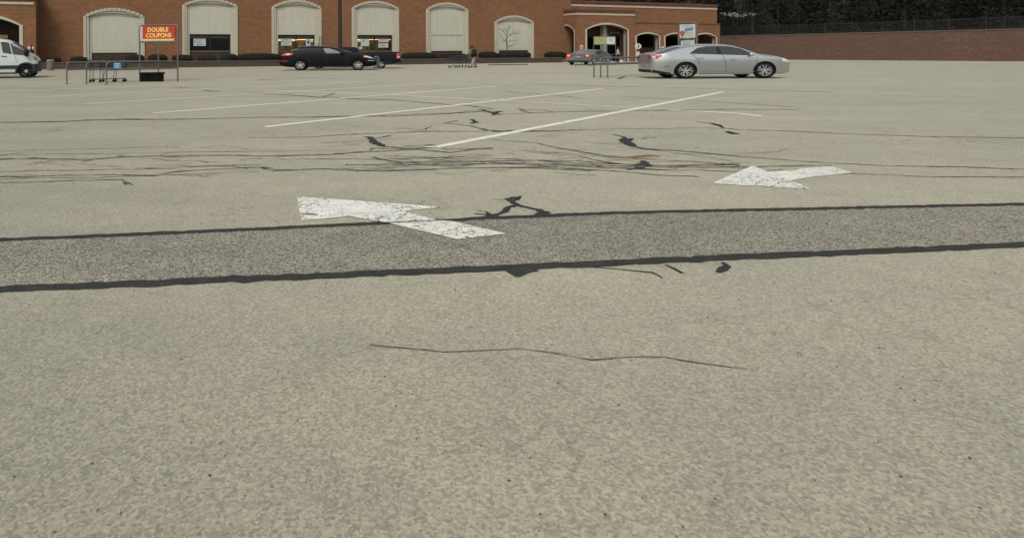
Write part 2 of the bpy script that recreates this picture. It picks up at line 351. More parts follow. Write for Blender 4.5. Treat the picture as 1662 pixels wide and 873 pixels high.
# tar filled cracks (pixel survey, optional width in metres as third value)
CR = [
 [(-200, 200.5), (0, 199.3, .07), (95, 198, .1), (140, 195.5, .16), (230, 194.5, .09), (300, 193.8, .09), (430, 191, .08), (520, 190.2, .1), (640, 189, .07), (720, 185.5, .06), (800, 180.5, .05)],
 [(140, 195.5, .03), (200, 193.2, .05), (290, 194, .03)],
 [(520, 190, .03), (640, 187.5, .03), (740, 183.5, .05), (790, 178, .05)],
 [(410, 151, .09), (455, 154, .08), (520, 158.5, .13), (535, 158, .08), (585, 161.5, .12), (640, 163, .08), (700, 168, .1), (760, 172, .08), (800, 177, .06)],
 [(520, 158.5, .05), (545, 151, .05)],
 [(800, 183, .07), (812, 181, .12), (800, 187.5, .05)], [(720, 200, .07), (742, 196.5, .08)], [(720, 200, .05), (765, 205, .04), (790, 212, .07), (830, 213.5, .05), (905, 212, .05), (945, 210.5, .03)],
 [(765, 194, .07), (772, 199, .11), (764, 201, .05)], [(780, 209, .11), (795, 212.5, .05)],
 [(780, 178, .06), (800, 184, .12), (812, 187, .06)], [(842, 176, .08), (848, 180, .05), (862, 184, .07), (900, 182.5, .05)],
 [(862, 184, .02), (845, 178, .07), (880, 179, .03), (900, 182, .03)],
 [(590, 222, .03), (600, 223, .09), (610, 233, .13), (622, 238, .06), (660, 241.5, .05), (700, 240.5, .04)],
 [(610, 225, .02), (628, 221.5, .05), (634, 220, .04)],
 [(660, 241.5, .06), (605, 241, .04), (600, 245, .02)], [(655, 238, .03), (700, 236, .06), (725, 243, .03), (800, 243, .03)],
 [(400, 224, .02), (500, 223, .03), (560, 219, .04), (650, 215.5, .03), (695, 214, .07), (790, 213.5, .03)],
 [(-200, 262, .04), (0, 258.7, .05), (60, 257.5, .06), (130, 259.5, .09), (200, 255.5, .05), (290, 253.5, .045), (380, 252.5, .05), (500, 252.5, .05), (540, 251, .05), (600, 246.5, .05), (680, 243, .06), (730, 248, .05), (800, 240, .03)],
 [(130, 259, .03), (138, 262, .07), (150, 260, .03)], [(190, 253.5, .05), (208, 255.5, .05)],
 [(0, 287, .02), (100, 285, .025), (180, 284, .02), (250, 286, .03), (265, 282, .04), (310, 277, .04), (380, 273.5, .03), (430, 271, .04), (445, 277, .05), (480, 276.5, .03), (530, 274.5, .035), (600, 277.5, .05), (700, 275.5, .04), (760, 273, .035), (820, 272.5, .03), (900, 275, .03), (960, 278, .02)],
 [(425, 271, .1), (434, 275, .03)],
 [(0, 297, .02), (100, 294, .02), (198, 291.5, .02), (205, 300, .025)], [(198, 291.5, .025), (215, 301, .015)],
 [(0, 246, .012), (100, 243, .012), (200, 241, .015), (290, 239, .015)], [(0, 251, .012), (300, 247, .012), (420, 246, .015), (520, 245, .012), (600, 247, .015)],
 [(605, 255, .07), (615, 258, .03), (640, 263, .05), (655, 265, .03), (720, 264.5, .03), (800, 261.5, .04), (880, 262, .03), (960, 266, .035), (1040, 268, .03), (1100, 269, .05), (1200, 267, .05)],
 [(590, 269, .02), (640, 266, .03), (700, 262, .02), (790, 263.5, .035), (900, 266, .03), (1000, 270, .04), (1100, 272, .035), (1200, 271, .03), (1350, 269, .03)],
 [(640, 254, .02), (740, 258, .02), (830, 258, .02), (940, 262, .03), (1010, 266.5, .03)],
 [(800, 227, .02), (870, 232.5, .025), (900, 239.5, .04), (940, 246.5, .04), (985, 253.5, .035), (1050, 259, .03), (1130, 263, .03), (1200, 269.5, .03)],
 [(880, 250, .02), (940, 254, .025), (980, 263, .04), (1005, 266, .04)],
 [(800, 262.5, .03), (870, 268, .05), (920, 274, .04), (985, 277.5, .03), (1060, 284, .025), (1135, 287, .03)],
 [(800, 271.5, .02), (900, 271, .03), (910, 266, .015)], [(960, 271, .02), (1060, 276, .02), (1200, 279, .02), (1350, 281, .02)],
 [(993, 218.5, .03), (1015, 223.5, .05), (1012, 229, .16), (1025, 237, .1), (1045, 242, .05), (1100, 245, .03), (1150, 249.5, .03), (1200, 254.5, .03)],
 [(1012, 229, .13), (1027, 225, .04)],
 [(1044, 261, .06), (1050, 267, .10), (1034, 274.5, .08), (1018, 276, .02)], [(1090, 273.5, .09), (1105, 270, .05), (1140, 268, .08), (1165, 269, .04)],
 [(1130, 198, .03), (1155, 200.5, .05), (1166, 204, .12), (1172, 208, .03), (1200, 211, .04)], [(1180, 213.5, .1), (1190, 218, .1), (1198, 216.5, .03)],
 [(820, 216, .02), (920, 212, .02), (1050, 209, .025), (1140, 208, .02), (1160, 208, .02)],
 [(800, 186.5, .05), (860, 183.5, .04), (950, 181.5, .05), (1010, 180.5, .05), (1100, 179, .05), (1200, 178, .07), (1300, 178, .05)],
 [(950, 178.5, .03), (1000, 181, .03), (1080, 178.5, .04)], [(800, 214, .1), (845, 212, .12), (900, 212.5, .05)],
 [(815, 148, .05), (843, 151.5, .06), (900, 155, .04), (945, 160, .06)], [(1000, 156, .05), (1100, 162, .05), (1200, 168.5, .05), (1300, 175, .05)],
 [(1003, 128.5, .16), (1010, 126, .12), (1014, 124.5, .16)], [(850, 136.5, .1), (1000, 141, .07), (1200, 146, .07), (1350, 150, .06)],
 [(330, 147, .1), (345, 149, .13), (360, 149, .06)], [(418, 131, .14), (440, 128.5, .05), (500, 126.5, .06), (560, 128.5, .08)],
 [(0, 143, .05), (60, 144.5, .08), (130, 147, .05)], [(600, 136, .12), (618, 135, .05)], [(780, 136, .05), (840, 139, .05)],
 [(440, 126, .1), (490, 126, .05)], [(280, 142, .12), (320, 144, .04)], [(700, 118, .07), (900, 119.5, .1), (1000, 117.5, .06)],
 [(560, 268, .03), (700, 268.5, .03), (800, 266, .035), (900, 268, .03), (1000, 273, .03), (1090, 276, .02)],
 [(480, 258, .02), (600, 259, .025), (700, 257, .03), (800, 254, .02)], [(0, 279, .015), (120, 277, .02), (260, 274, .015), (330, 270, .02), (420, 268, .015)],
 [(0, 292, .012), (150, 289, .012), (300, 283, .012), (420, 279, .012)], [(850, 245, .015), (930, 250, .02), (1010, 257, .02)], [(640, 209, .02), (690, 211, .03), (700, 205, .02)],
 [(520, 233, .012), (560, 230, .015), (630, 228, .012)], [(1000, 239, .012), (1080, 246, .012), (1190, 262, .015)],
 # the star shaped patch of tar beside the arrow
 [(773, 342, .012), (790, 344.5, .03), (797, 351, .06), (812, 347, .04), (826, 337, .05), (838, 334, .07), (855, 337, .05), (875, 341, .055), (884, 346, .08), (868, 349, .03)],
 [(800, 324, .008), (822, 324.5, .02), (832, 321, .05), (840, 320, .02)], [(824, 323, .06), (836, 331, .075), (845, 335, .05)], [(835, 326, .04), (846, 318.5, .025)],
 [(770, 347, .02), (800, 350, .03), (810, 352, .03)],
 # near joint and its crazing
 [(840, 433, .16), (838, 443, .12), (841, 450, .03)], [(952, 434, .012), (1000, 437, .012), (1060, 443, .018), (1075, 452, .01)],
 [(1080, 430, .015), (1095, 437, .02), (1108, 444, .03)], [(1172, 426, .03), (1180, 432, .05), (1172, 437, .06), (1165, 443, .03)],
 # beyond the edges of the old picture the same joints and cracks simply go on
 [(1200, 254.5, .03), (1300, 262, .03), (1450, 270, .03), (1700, 276, .03)], [(1350, 281, .02), (1500, 287, .02), (1700, 289, .02)],
 [(1200, 211, .04), (1300, 214, .04), (1500, 222, .04), (1700, 226, .04)],
 [(600, 560, .006), (720, 572, .01), (840, 566, .012), (960, 585, .008), (1080, 580, .01), (1220, 600, .005)],
]
def wfix(p):
    w = p[2] if len(p) > 2 else .05
    if p[1] < 310: w = w * 1.3 if w <= .06 else w * 1.0
    return w
for k in range(0, len(CR)):
    lst = CR[k]
    mb = MB(); ribbon_into(mb, [(p[0], p[1], wfix(p)) for p in lst], .05, .0026 + (k % 9) * .0001, .010 if lst[0][1] > 170 else .03, .35, -1)
    mb.build('tar_crack', TAR if max((p[2] if len(p) > 2 else .05) for p in lst) > .095 or 310 < lst[0][1] < 500 else CRACK, lot, recalc=False)
random.seed(21)
for k in range(95):
    x = random.uniform(0, 1200) if k % 3 else random.uniform(560, 1200); band = random.choice((0, 0, 0, 1)); y = random.gauss(262, 11) if band == 0 else random.gauss(222, 12)
    if x < 380 and band == 1: y = random.gauss(283, 7)
    if y > 300: continue
    n = random.randint(2, 4); pts = [(x, y, .012)]
    for q in range(n): pts.append((pts[-1][0] + random.choice((-1, 1, 1)) * random.uniform(10, 45), pts[-1][1] + random.gauss(.6, 2.2), random.uniform(.008, .020)))
    pts[-1] = pts[-1][:2] + (.006,)
    mb = MB(); ribbon_into(mb, pts, .02, .0021 + (k % 5) * .00008, 0, .4, -1); mb.build('hairline_crack', HAIR if pts[0][0] < 560 or k % 2 else CRACK, lot, recalc=False)
random.seed(7)
# a thick dab of sealer here and there
def dab(x, y, rx, ry, z):
    c = G(x, y); mb = MB(); n = 18
    vs = [(c.x + rx * math.cos(2 * math.pi * i / n) * random.uniform(.6, 1.1), c.y + ry * math.sin(2 * math.pi * i / n) * random.uniform(.6, 1.1), z) for i in range(n)]
    mb.add(vs, [tuple(range(n))]); mb.build('sealer_patch', TAR, lot, recalc=False)
for i, (x, y, rx, ry) in enumerate([(1046, 268, .10, .13), (797, 350.5, .07, .05), (884, 345, .05, .05), (846, 440, .11, .05), (832, 323, .08, .03)]): dab(x, y, rx, ry, .0036 + i * .00007)

# painted stall lines
def pline(p0, p1, w, m, wj=.04): ribbon([p0, p1], w, .0042, 'painted_line', m, 0, wj, sub=.5)
pline((714, 238), (1173, 149.8), .155, PAINT2); pline((430, 206.3), (977, 144.3), .15, PAINT2); pline((249, 184), (806, 140.3), .14, PAINT2)
pline((137, 169), (720, 134.5), .13, PAINT3); pline((42, 158.3), (600, 132.8), .12, PAINT3); pline((-40, 150.5), (520, 130), .12, PAINT3)
pline((-105, 145), (440, 128), .11, PAINT3)
ribbon([(430, 147), (616, 153.3), (785, 162), (1004, 173.6), (1080, 178), (1200, 185.3), (1235, 189)], .115, .0045, 'painted_line', PAINT3, 0, .15, sub=.6)
ribbon([(693, 239.5), (706, 238), (718, 240)], .1, .0043, 'painted_line', PAINT2, 0, .3, sub=.1)

ribbon([(1140, 181.5), (1200, 184.8), (1238, 188.6)], .13, .0049, 'painted_line', PAINT2, 0, .12, sub=.4)
# arrows
A1 = [(482, 319.5), (600, 328), (722, 336.8), (656, 343), (710, 358), (735, 360), (822, 380), (742, 389), (700, 379), (632, 363), (567, 351.5), (530, 355.5), (489, 358.3), (486, 345)]
ga = [G(*p) for p in A1]
def polyobj(name, pts, z, m, parent):
    mb = MB(); mb.add([(p.x, p.y, z) for p in pts], [tuple(range(len(pts)))]); o = mb.build(name, m, parent, recalc=False)
    if o.data.polygons[0].normal.z < 0: o.data.flip_normals()
    return o
polyobj('painted_arrow', ga, .0047, PAINT, lot)
# the joint was sealed over the arrow's middle: a thin dark line shows through
ribbon([(624, 362.3), (712, 358.2)], .022, .0052, 'tar_seam', TAR, .002, .4, sub=.05)
piv = G(482, 319.5); q = G(1155, 298.5)
rot = R(62)
gb = [Vector((q.x + (p.x - piv.x) * math.cos(rot) - (p.y - piv.y) * math.sin(rot), q.y + (p.x - piv.x) * math.sin(rot) + (p.y - piv.y) * math.cos(rot), 0)) for p in ga]
polyobj('painted_arrow', gb, .0047, PAINT, lot)

# grit lying on the near asphalt
GRIT = [mat('pale_grit', (.42, .40, .34), rough=.9), mat('dark_grit', (.07, .065, .055), rough=.9), mat('brown_grit', (.20, .13, .08), rough=.9)]
mb = MB(); random.seed(33)
for _ in range(1500):
    Y = 1.4 + 8 * random.random() ** 1.5; x = random.uniform(-.68, 1.12) * Y; r_ = random.uniform(.002, .0055) * (1 + Y * .06); a_ = random.uniform(0, 6.28)
    pts = [(x + r_ * random.uniform(.6, 1.3) * math.cos(a_ + k * 2.094), Y + r_ * random.uniform(.6, 1.3) * math.sin(a_ + k * 2.094), .0008) for k in range(3)]
    mb.add(pts + [(x, Y, r_ * random.uniform(.7, 1.2))], [(0, 1, 3), (1, 2, 3), (2, 0, 3), (0, 2, 1)], random.choice((0, 0, 1, 2)))
o = mb.build('grit', GRIT); tag(o, 'loose grit scattered on the near asphalt', 'grit', kind='stuff')
random.seed(7)
# stick and leaf
WOOD = mat('split_wood', (.26, .13, .05), (.16, .075, .03), rough=.8, scale=9, stretch=(1, 1, 1))
mb = MB(); a = G(1008, 258.6); b = G(1071, 257)
mb.tube([a + Vector((0, 0, .02)), a.lerp(b, .3) + Vector((0, -.03, .03)), a.lerp(b, .7) + Vector((0, .0, .035)), b + Vector((0, 0, .025))], [.004, .011, .012, .006], 6)
o = mb.build('wooden_stick', WOOD); tag(o, 'thin orange brown stick lying across the tar cracks', 'stick')
LEAFM = mat('dry_leaf', (.20, .12, .05), rough=.8)
c = G(502, 350); mb = MB(); mb.tube([c + Vector((-.06, .0, .010)), c + Vector((-.02, .012, .014)), c + Vector((.03, .0, .013)), c + Vector((.07, -.015, .010))], [.002, .006, .006, .002], 5)
o = mb.build('dry_leaf', LEAFM); tag(o, 'small dry brown leaf lying on the tip of the white arrow', 'leaf')

# ================================================================ STORE
O0 = G(300, 110); UA = math.atan2(1, 2.598); U = Vector((math.cos(UA), math.sin(UA), 0)); N = Vector((-math.sin(UA), math.cos(UA), 0))
def B(x, y, off):                         # -> (along the front, height) on the vertical plane standing off metres behind the planter front
    d = ray(x, y); p0 = O0 + N * off
    t = (p0.x * N.x + p0.y * N.y) / (d.x * N.x + d.y * N.y)
    w = Vector((d.x * t, d.y * t, 0)) - Vector((O0.x, O0.y, 0))
    return w.dot(U), H + d.z * t
def BX(x, off): return B(x, 85, off)[0]
def BW(s, off, z): return Vector((O0.x, O0.y, 0)) + U * s + N * off + Vector((0, 0, z))
store = empty('supermarket', (O0.x, O0.y, 0), UA)
tag(store, 'long brown brick supermarket with cream arched panels and porches behind the parking lot', 'building')
YM = 2.5; ZT = 8.2

def arc(x0, x1, zs, za, n=18):
    h = max(za - zs, .01); c = (x1 - x0) / 2; r = (c * c + h * h) / (2 * h); cx = (x0 + x1) / 2; cz = za - r
    a0 = math.atan2(zs - cz, x0 - cx); a1 = math.atan2(zs - cz, x1 - cx)
    return [(cx + r * math.cos(a0 + (a1 - a0) * i / n), cz + r * math.sin(a0 + (a1 - a0) * i / n)) for i in range(n + 1)]
def outline(op, g=0, n=18):
    return [(op['x0'] - g, op['zb'])] + arc(op['x0'] - g, op['x1'] + g, op['zs'], op['za'] + g, n) + [(op['x1'] + g, op['zb'])]
def wall_open(mb, x0, x1, zb, zt, y, ops, depth, mi=0):
    x = x0
    def q(a, b, c, d): mb.add([(a, y, c), (b, y, c), (b, y, d), (a, y, d)], [(0, 1, 2, 3)], mi)
    for op in sorted(ops, key=lambda o: o['x0']):
        q(x, op['x0'], zb, zt)
        ar = arc(op['x0'], op['x1'], op['zs'], op['za'])
        for (a, c), (b, d) in zip(ar[:-1], ar[1:]): mb.add([(a, y, c), (b, y, d), (b, y, zt), (a, y, zt)], [(0, 1, 2, 3)], mi)
        if op['zb'] > zb + .01: q(op['x0'], op['x1'], zb, op['zb'])
        ol = outline(op)
        for (a, c), (b, d) in zip(ol[:-1], ol[1:]): mb.add([(a, y, c), (b, y, d), (b, y + depth, d), (a, y + depth, c)], [(0, 1, 2, 3)], mi)
        x = op['x1']
    q(x, x1, zb, zt)
def ring(mb, op, g0, g1, y0, y1, mi=0):
    """band between outline grown g0 and g1 (g1 outer), front face at y0, back at y1"""
    a = outline(op, g0); b = outline(op, g1)
    for i in range(len(a) - 1):
        mb.add([(a[i][0], y0, a[i][1]), (a[i + 1][0], y0, a[i + 1][1]), (b[i + 1][0], y0, b[i + 1][1]), (b[i][0], y0, b[i][1])], [(0, 1, 2, 3)], mi)
        for c in (a, b): mb.add([(c[i][0], y0, c[i][1]), (c[i + 1][0], y0, c[i + 1][1]), (c[i + 1][0], y1, c[i + 1][1]), (c[i][0], y1, c[i][1])], [(0, 1, 2, 3)], mi)
    for c in (0, -1): mb.add([(a[c][0], y0, a[c][1]), (b[c][0], y0, b[c][1]), (b[c][0], y1, b[c][1]), (a[c][0], y1, a[c][1])], [(0, 1, 2, 3)], mi)
def bricks_cut(mb, op, g, y, step, w, d):
    """row of stone blocks standing along the arch"""
    pts = outline(op, g, 40)[1:-1]
    acc = 0; k = 0
    for (a, c), (b, e) in zip(pts[:-1], pts[1:]):
        L = math.hypot(b - a, e - c); acc += L
        if acc >= step:
            acc = 0; an = math.atan2(e - c, b - a)
            mb.box(((a + b) / 2, y, (c + e) / 2), (step * .56, d, w), tilt=(-an, 'Y'))
# arches: outer left, outer right, shoulder y, apex y, panel left, panel right, panel bottom y
AR = [(135.5, 235, 28, 14, 147, 229, 86, 0), (296, 386, 10, -1.5, 305.5, 375.5, 56, 1), (441, 522, 13, .5, 449.5, 513, 57, 1), (571, 647.5, 14.5, 2.3, 579.5, 638, 57.3, 1),
      (691.5, 760, 17, 5, 699.5, 753, 83, 0), (802.5, 866, 37, 26, 809.5, 858.5, 82, 0)]
ops = []
for (xl, xr, ys, ya, pl, pr, pb, win) in AR:
    s0 = BX(xl, YM); s1 = BX(xr, YM); sm = (xl + xr) / 2
    ops.append(dict(x0=s0 + .42, x1=s1 - .42, zs=B(xl, ys, YM)[1] * .5 + B(xr, ys, YM)[1] * .5, za=B(sm, ya, YM)[1] - .42, zb=.02, pz=B(sm, pb, YM)[1], win=win, p0=BX(pl, YM), p1=BX(pr, YM)))
S_END = BX(927, YM); S_BEG = BX(-900, YM)
mb = MB(); wall_open(mb, S_BEG, S_END, 0, ZT, YM, ops, .45)
mb.add([(S_END, YM, 0), (S_END, YM + 1, 0), (S_END, YM + 1, ZT), (S_END, YM, ZT)], [(0, 1, 2, 3)])
mb.build('main_wall', BRICK, store, recalc=False)
mb = MB(); mb.bb((S_BEG, YM - .06, ZT), (S_END + .1, YM + .6, ZT + .35)); mb.build('coping', CAP, store)
mb = MB(); mb.bb((S_BEG, YM + .02, ZT - .3), (S_END - .02, 40, ZT - .05)); mb.build('roof', ROOF, store)
mb = MB(); mb.bb((S_BEG, 7, 0), (S_END - .05, 39.5, ZT - .31)); mb.build('rear_block', BRICK, store)
def lines(mb, x0, x1, z0, z1, y, n, m1=0):
    for i in range(n):
        z = z1 - (i + .7) * (z1 - z0) / (n + .4); w = (x1 - x0) * random.uniform(.45, .8)
        mb.bb((x0 + (x1 - x0) * .14, y - .004, z - (z1 - z0) * .035), (x0 + (x1 - x0) * .14 + w, y, z + (z1 - z0) * .035), m1)
PAPER = mat('pale_poster', (.46, .54, .50), (.40, .48, .45), rough=.5, scale=6)
INK = mat('poster_ink', (.08, .12, .14), rough=.6); INKR = mat('poster_red_ink', (.32, .07, .06), rough=.6); INKB = mat('poster_blue_ink', (.02, .10, .30), rough=.6)
PAPERP = mat('pink_poster', (.55, .50, .46), rough=.5)
for i, op in enumerate(ops):
    mb = MB(); ring(mb, op, .17, .42, YM - .09, YM + .02); ring(mb, op, -.02, .17, YM - .03, YM + .3)
    bricks_cut(mb, op, .33, YM - .11, .36, .24, .08)
    # the inner stepped reveal
    ring(mb, op, -.24, -.0201, YM + .09, YM + .42)
    # courses on the jambs
    for sx, sg in ((op['x0'], -1), (op['x1'], 1)):
        z = .6
        while z < op['zs'] - .2:
            mb.bb((sx + sg * .19, YM - .105, z), (sx + sg * .40, YM - .08, z + .26)); z += .34
    mb.build('arch_surround', STONE, store)
    mb = MB(); ol = outline(op, -.2); zb = op['pz']
    ol = [(x, max(z, zb)) for x, z in ol]
    mb.prism(ol, YM + .13, YM + .34); mb.build('infill_panel', PANEL, store)
    x0, x1 = op['x0'] + .18, op['x1'] - .18
    if not op['win']:
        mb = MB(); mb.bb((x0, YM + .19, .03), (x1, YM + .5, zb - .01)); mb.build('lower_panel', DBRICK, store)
    else:
        zs_ = B(340 if i == 1 else 480 if i == 2 else 609, 83, YM)[1]
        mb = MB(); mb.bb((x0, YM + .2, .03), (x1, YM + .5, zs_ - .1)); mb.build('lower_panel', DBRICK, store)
        mb = MB(); xm = (x0 + x1) / 2
        mb.bb((x0, YM + .17, zs_ - .1), (x1, YM + .48, zs_)); mb.build('window_sill', PLANT_C, store)
        mb = MB()
        mb.bb((x0, YM + .36, zs_ + .001), (x0 + .09, YM + .47, zb - .01)); mb.bb((x1 - .16, YM + .36, zs_ + .001), (x1, YM + .47, zb - .01))
        mb.bb((xm - .05, YM + .36, zs_ + .001), (xm + .05, YM + .47, zb - .01)); mb.bb((x0, YM + .35, zb - .12), (x1, YM + .46, zb - .01)); mb.bb((x0, YM + .37, zs_ + .001), (x1, YM + .46, zs_ + .06))
        w = mb.build('window', FRAMEM, store)
        # the glass and, behind it, the blind
        g = bpy.data.materials.get('shop_glass')
        if not g:
            g = bpy.data.materials.new('shop_glass'); g.use_nodes = True; t = g.node_tree
            for nn in list(t.nodes): t.nodes.remove(nn)
            ou = t.nodes.new('ShaderNodeOutputMaterial'); mx = t.nodes.new('ShaderNodeMixShader'); tr = t.nodes.new('ShaderNodeBsdfTransparent'); gl = t.nodes.new('ShaderNodeBsdfGlossy')
            gl.inputs['Roughness'].default_value = .04; tr.inputs[0].default_value = (.8, .82, .78, 1); mx.inputs[0].default_value = .07 
            t.links.new(tr.outputs[0], mx.inputs[1]); t.links.new(gl.outputs[0], mx.inputs[2]); t.links.new(mx.outputs[0], ou.inputs[0])
        mb = MB(); mb.add([(x0 + .05, YM + .42, zs_ + .03), (x1 - .05, YM + .42, zs_ + .03), (x1 - .05, YM + .42, zb - .04), (x0 + .05, YM + .42, zb - .04)], [(0, 1, 2, 3)]); mb.build('pane', g, w, recalc=False)
        hgt = zb - zs_
        mb = MB(); mb.bb((x0, YM + .62, zb - hgt * .24), (xm - .06, YM + .64, zb + .1)); mb.bb((xm + .06, YM + .62, zb - hgt * .24), (x1, YM + .64, zb + .1)); mb.build('blind', BLIND, w)
        def poster(xl, xr, yt, yb, kind):
            a = B(xl, yt, YM + .4); c = B(xr, yb, YM + .4); q = MB(); yy = YM + .395
            q.bb((a[0], yy, c[1]), (c[0], yy + .006, a[1]), 0)
            if kind == 'text':
                lines(q, a[0] + (c[0] - a[0]) * .1, c[0], c[1], a[1], yy, 3, 1); q.bb((a[0] + .08, yy - .004, c[1] + (a[1] - c[1]) * .45), (a[0] + .16, yy, c[1] + (a[1] - c[1]) * .75), 1)
            if kind == 'blue': q.bb((a[0] + (c[0] - a[0]) * .25, yy - .004, c[1] + (a[1] - c[1]) * .3), (c[0] - (c[0] - a[0]) * .2, yy, a[1] - (a[1] - c[1]) * .25), 2)
            if kind == 'red': q.bb((a[0] - .02, yy - .004, c[1]), (c[0] + .02, yy, c[1] + (a[1] - c[1]) * .35), 3); lines(q, a[0], c[0], c[1] + (a[1] - c[1]) * .4, a[1], yy, 1, 1)
            if kind == 'dot': q.bb((a[0] + (c[0] - a[0]) * .25, yy - .004, c[1] + (a[1] - c[1]) * .6), (a[0] + (c[0] - a[0]) * .45, yy, c[1] + (a[1] - c[1]) * .75), 1)
            q.build('poster', [PAPER if kind != 'red' else PAPERP, INK, INKB, INKR], w)
        if i == 1: poster(314, 334, 63.3, 75, 'text')
        if i == 2: poster(456, 473.3, 63.2, 74.5, 'text'); poster(496.5, 504, 64, 75, 'blue')
        if i == 3: poster(585.5, 599, 63.8, 75.4, 'dot'); poster(582, 588, 76, 80.6, ''); poster(614, 631, 63.8, 71, 'red'); poster(614, 630, 70.8, 77.8, 'text')
# panel joints
mb = MB(); op = ops[4]; z = B(725, 57.4, YM)[1]; mb.bb((op['x0'] + .24, YM + .10, z - .05), (op['x1'] - .24, YM + .129, z + .03)); mb.build('panel_ledge', GSTONE, store)
# lit shop floor behind the second and third window, unlit office behind the first
a0, a1 = ops[2]['x0'] - .5, ops[3]['x1'] + .5
mb = MB(); mb.bb((a0, 6.4, 0), (a1, 6.5, 6)); mb.build('shelving', SHOPIN, store)
for off, yy, x0, x1 in ((5.6, 64.9, 440, 516), (4.4, 66.6, 440, 482), (5.6, 64.9, 560, 640), (4.4, 67.2, 560, 596), (4.4, 67.4, 500, 520)):
    z = B((x0 + x1) / 2, yy, off)[1]; mb = MB(); mb.bb((BX(x0, off), off - .06, z - .025), (BX(x1, off), off + .06, z + .025)); mb.build('ceiling_light', TUBE, store)
al = bpy.data.lights.new('shop_lamp', 'AREA'); al.shape = 'RECTANGLE'; al.size = (a1 - a0) * .8; al.size_y = .5; al.energy = 240; al.color = (1, .78, .42)
lo = bpy.data.objects.new('shop_lamp', al); C.objects.link(lo); lo.parent = store; lo.location = ((a0 + a1) / 2, 4.6, 5.0)
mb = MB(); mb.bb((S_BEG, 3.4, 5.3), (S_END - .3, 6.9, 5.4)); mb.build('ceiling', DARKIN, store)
b0, b1 = ops[1]['x0'] - .5, ops[1]['x1'] + .8
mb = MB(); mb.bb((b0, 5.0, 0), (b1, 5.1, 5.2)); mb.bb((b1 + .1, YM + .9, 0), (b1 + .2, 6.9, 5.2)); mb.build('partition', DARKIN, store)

# ---- right wing
YF = .25
SP0 = BX(936, YF); SP1 = BX(1030, YF); SA1 = BX(1169, YF); SU1 = BX(1164, 3.0)
zpc = B(980, 16.5, YF)[1]; zpb0 = B(936, 24.5, YF)[1]; zpb1 = B(936, 22, YF)[1]
zal = B(1100, 39, YF)[1]; zu_top = B(1050, 6.2, 3.)[1]; zub0 = B(1050, 13.6, 3.)[1]; zub1 = B(1050, 11.2, 3.)[1]
def opx(xl, xr, ys, ya, off, t=.17, zb=.0): 
    return dict(x0=BX(xl, off) + t, x1=BX(xr, off) - t, zs=(B(xl, ys, off)[1] + B(xr, ys, off)[1]) / 2, za=B((xl + xr) / 2, ya, off)[1] - t, zb=zb)
big = opx(950, 1020.5, 49, 37.5, YF, .22); arcs = [opx(1031.5, 1071.5, 59.5, 52.8, YF), opx(1078, 1117, 60, 53.3, YF), opx(1125.5, 1163.5, 61, 53.6, YF)]
mb = MB(); wall_open(mb, SP0, SP1, 0, zpc, YF, [big], .55)
wall_open(mb, SP1 + .001, SA1, 0, zal, YF + .03, arcs, .55)
mb.add([(SP1, YF, zal), (SP1, YF + 2.7, zal), (SP1, YF + 2.7, zpc), (SP1, YF, zpc)], [(0, 1, 2, 3)])
mb.add([(SA1, YF + .03, 0), (SA1, 20, 0), (SA1, 20, zal), (SA1, YF + .03, zal)], [(0, 1, 2, 3)])
mb.build('porch_wall', BRICK, store, recalc=False)
# side wall of the porch with its own arch (built flat, then stood at a right angle)
dep = YM - YF + .0
mb = MB(); sz = B(925, 42, 1.4)[1]
sop = dict(x0=.42, x1=3.4, zs=sz - .75, za=sz, zb=0)
ar = arc(.42, 3.4, sz - .75, sz)
def sv(t, z, o=0): return (SP0 + o, YF + t, z)
mb.add([sv(0, 0), sv(.42, 0), sv(.42, zpc), sv(0, zpc)], [(0, 1, 2, 3)])
for (a, c), (b, d) in zip(ar[:-1], ar[1:]):
    if b <= dep + .1: mb.add([sv(a, c), sv(b, d), sv(b, zpc), sv(a, zpc)], [(0, 1, 2, 3)])
mb.add([sv(.42, 0), sv(.42, 0, .5), sv(.42, sz - .75, .5), sv(.42, sz - .75)], [(0, 1, 2, 3)])
mb.build('porch_side_wall', BRICK, store, recalc=False)
mb = MB()
for (a, c), (b, d) in zip([(.42, 0)] + ar[:-1], ar):
    if b <= dep: mb.add([sv(a, c, -.04), sv(b, d, -.04), sv(b + (.0 if b > a else -.0) - (.16 if c < sz - .7 and b < .6 else 0), d + .14, -.04), sv(a - (.16 if a < .5 else 0), c + (.14 if a > .5 or c > 1 else 0), -.04)], [(0, 1, 2, 3)])
mb.build('arch_surround', STONE, store, recalc=False)
for op, t in [(big, .22)] + [(a, .17) for a in arcs]:
    mb = MB(); ring(mb, op, .0, t, YF - .05, YF + .2); mb.build('arch_surround', STONE, store)
    mb = MB(); ring(mb, op, -.05, -.001, YF + .25, YF + .56); mb.build('arch_reveal', GSTONE, store)
mb = MB(); mb.bb((SP0 - .05, YF - .06, zpb0), (SP1 + .03, YF - .001, zpb1)); mb.bb((SP0 - .06, YF - .05, zpb0), (SP0 - .001, YM, zpb1))
mb.bb((S_END + .02, 2.94, zub0), (SU1, 2.999, zub1)); mb.build('string_course', STONE, store)
mb = MB(); mb.bb((SP0 - .1, YF - .1, zpb1 + .3), (SP1 + .05, YF + .5, zpc + .1)); mb.bb((SP0 - .1, YF + .5, zpb1 + .3), (SP0 + .2, YM, zpc + .1))
mb.bb((S_END + .02, 2.9, zub1 + .28), (SU1 + .05, 3.5, zu_top + .1)); mb.bb((SP1 + .06, YF - .03, zal - .02), (SA1 + .05, YF + .45, zal + .10)); mb.build('coping', CAP, store)
mb = MB(); mb.add([(S_END, 3, 0), (SU1, 3, 0), (SU1, 3, zu_top), (S_END, 3, zu_top)], [(0, 1, 2, 3)]) if False else None
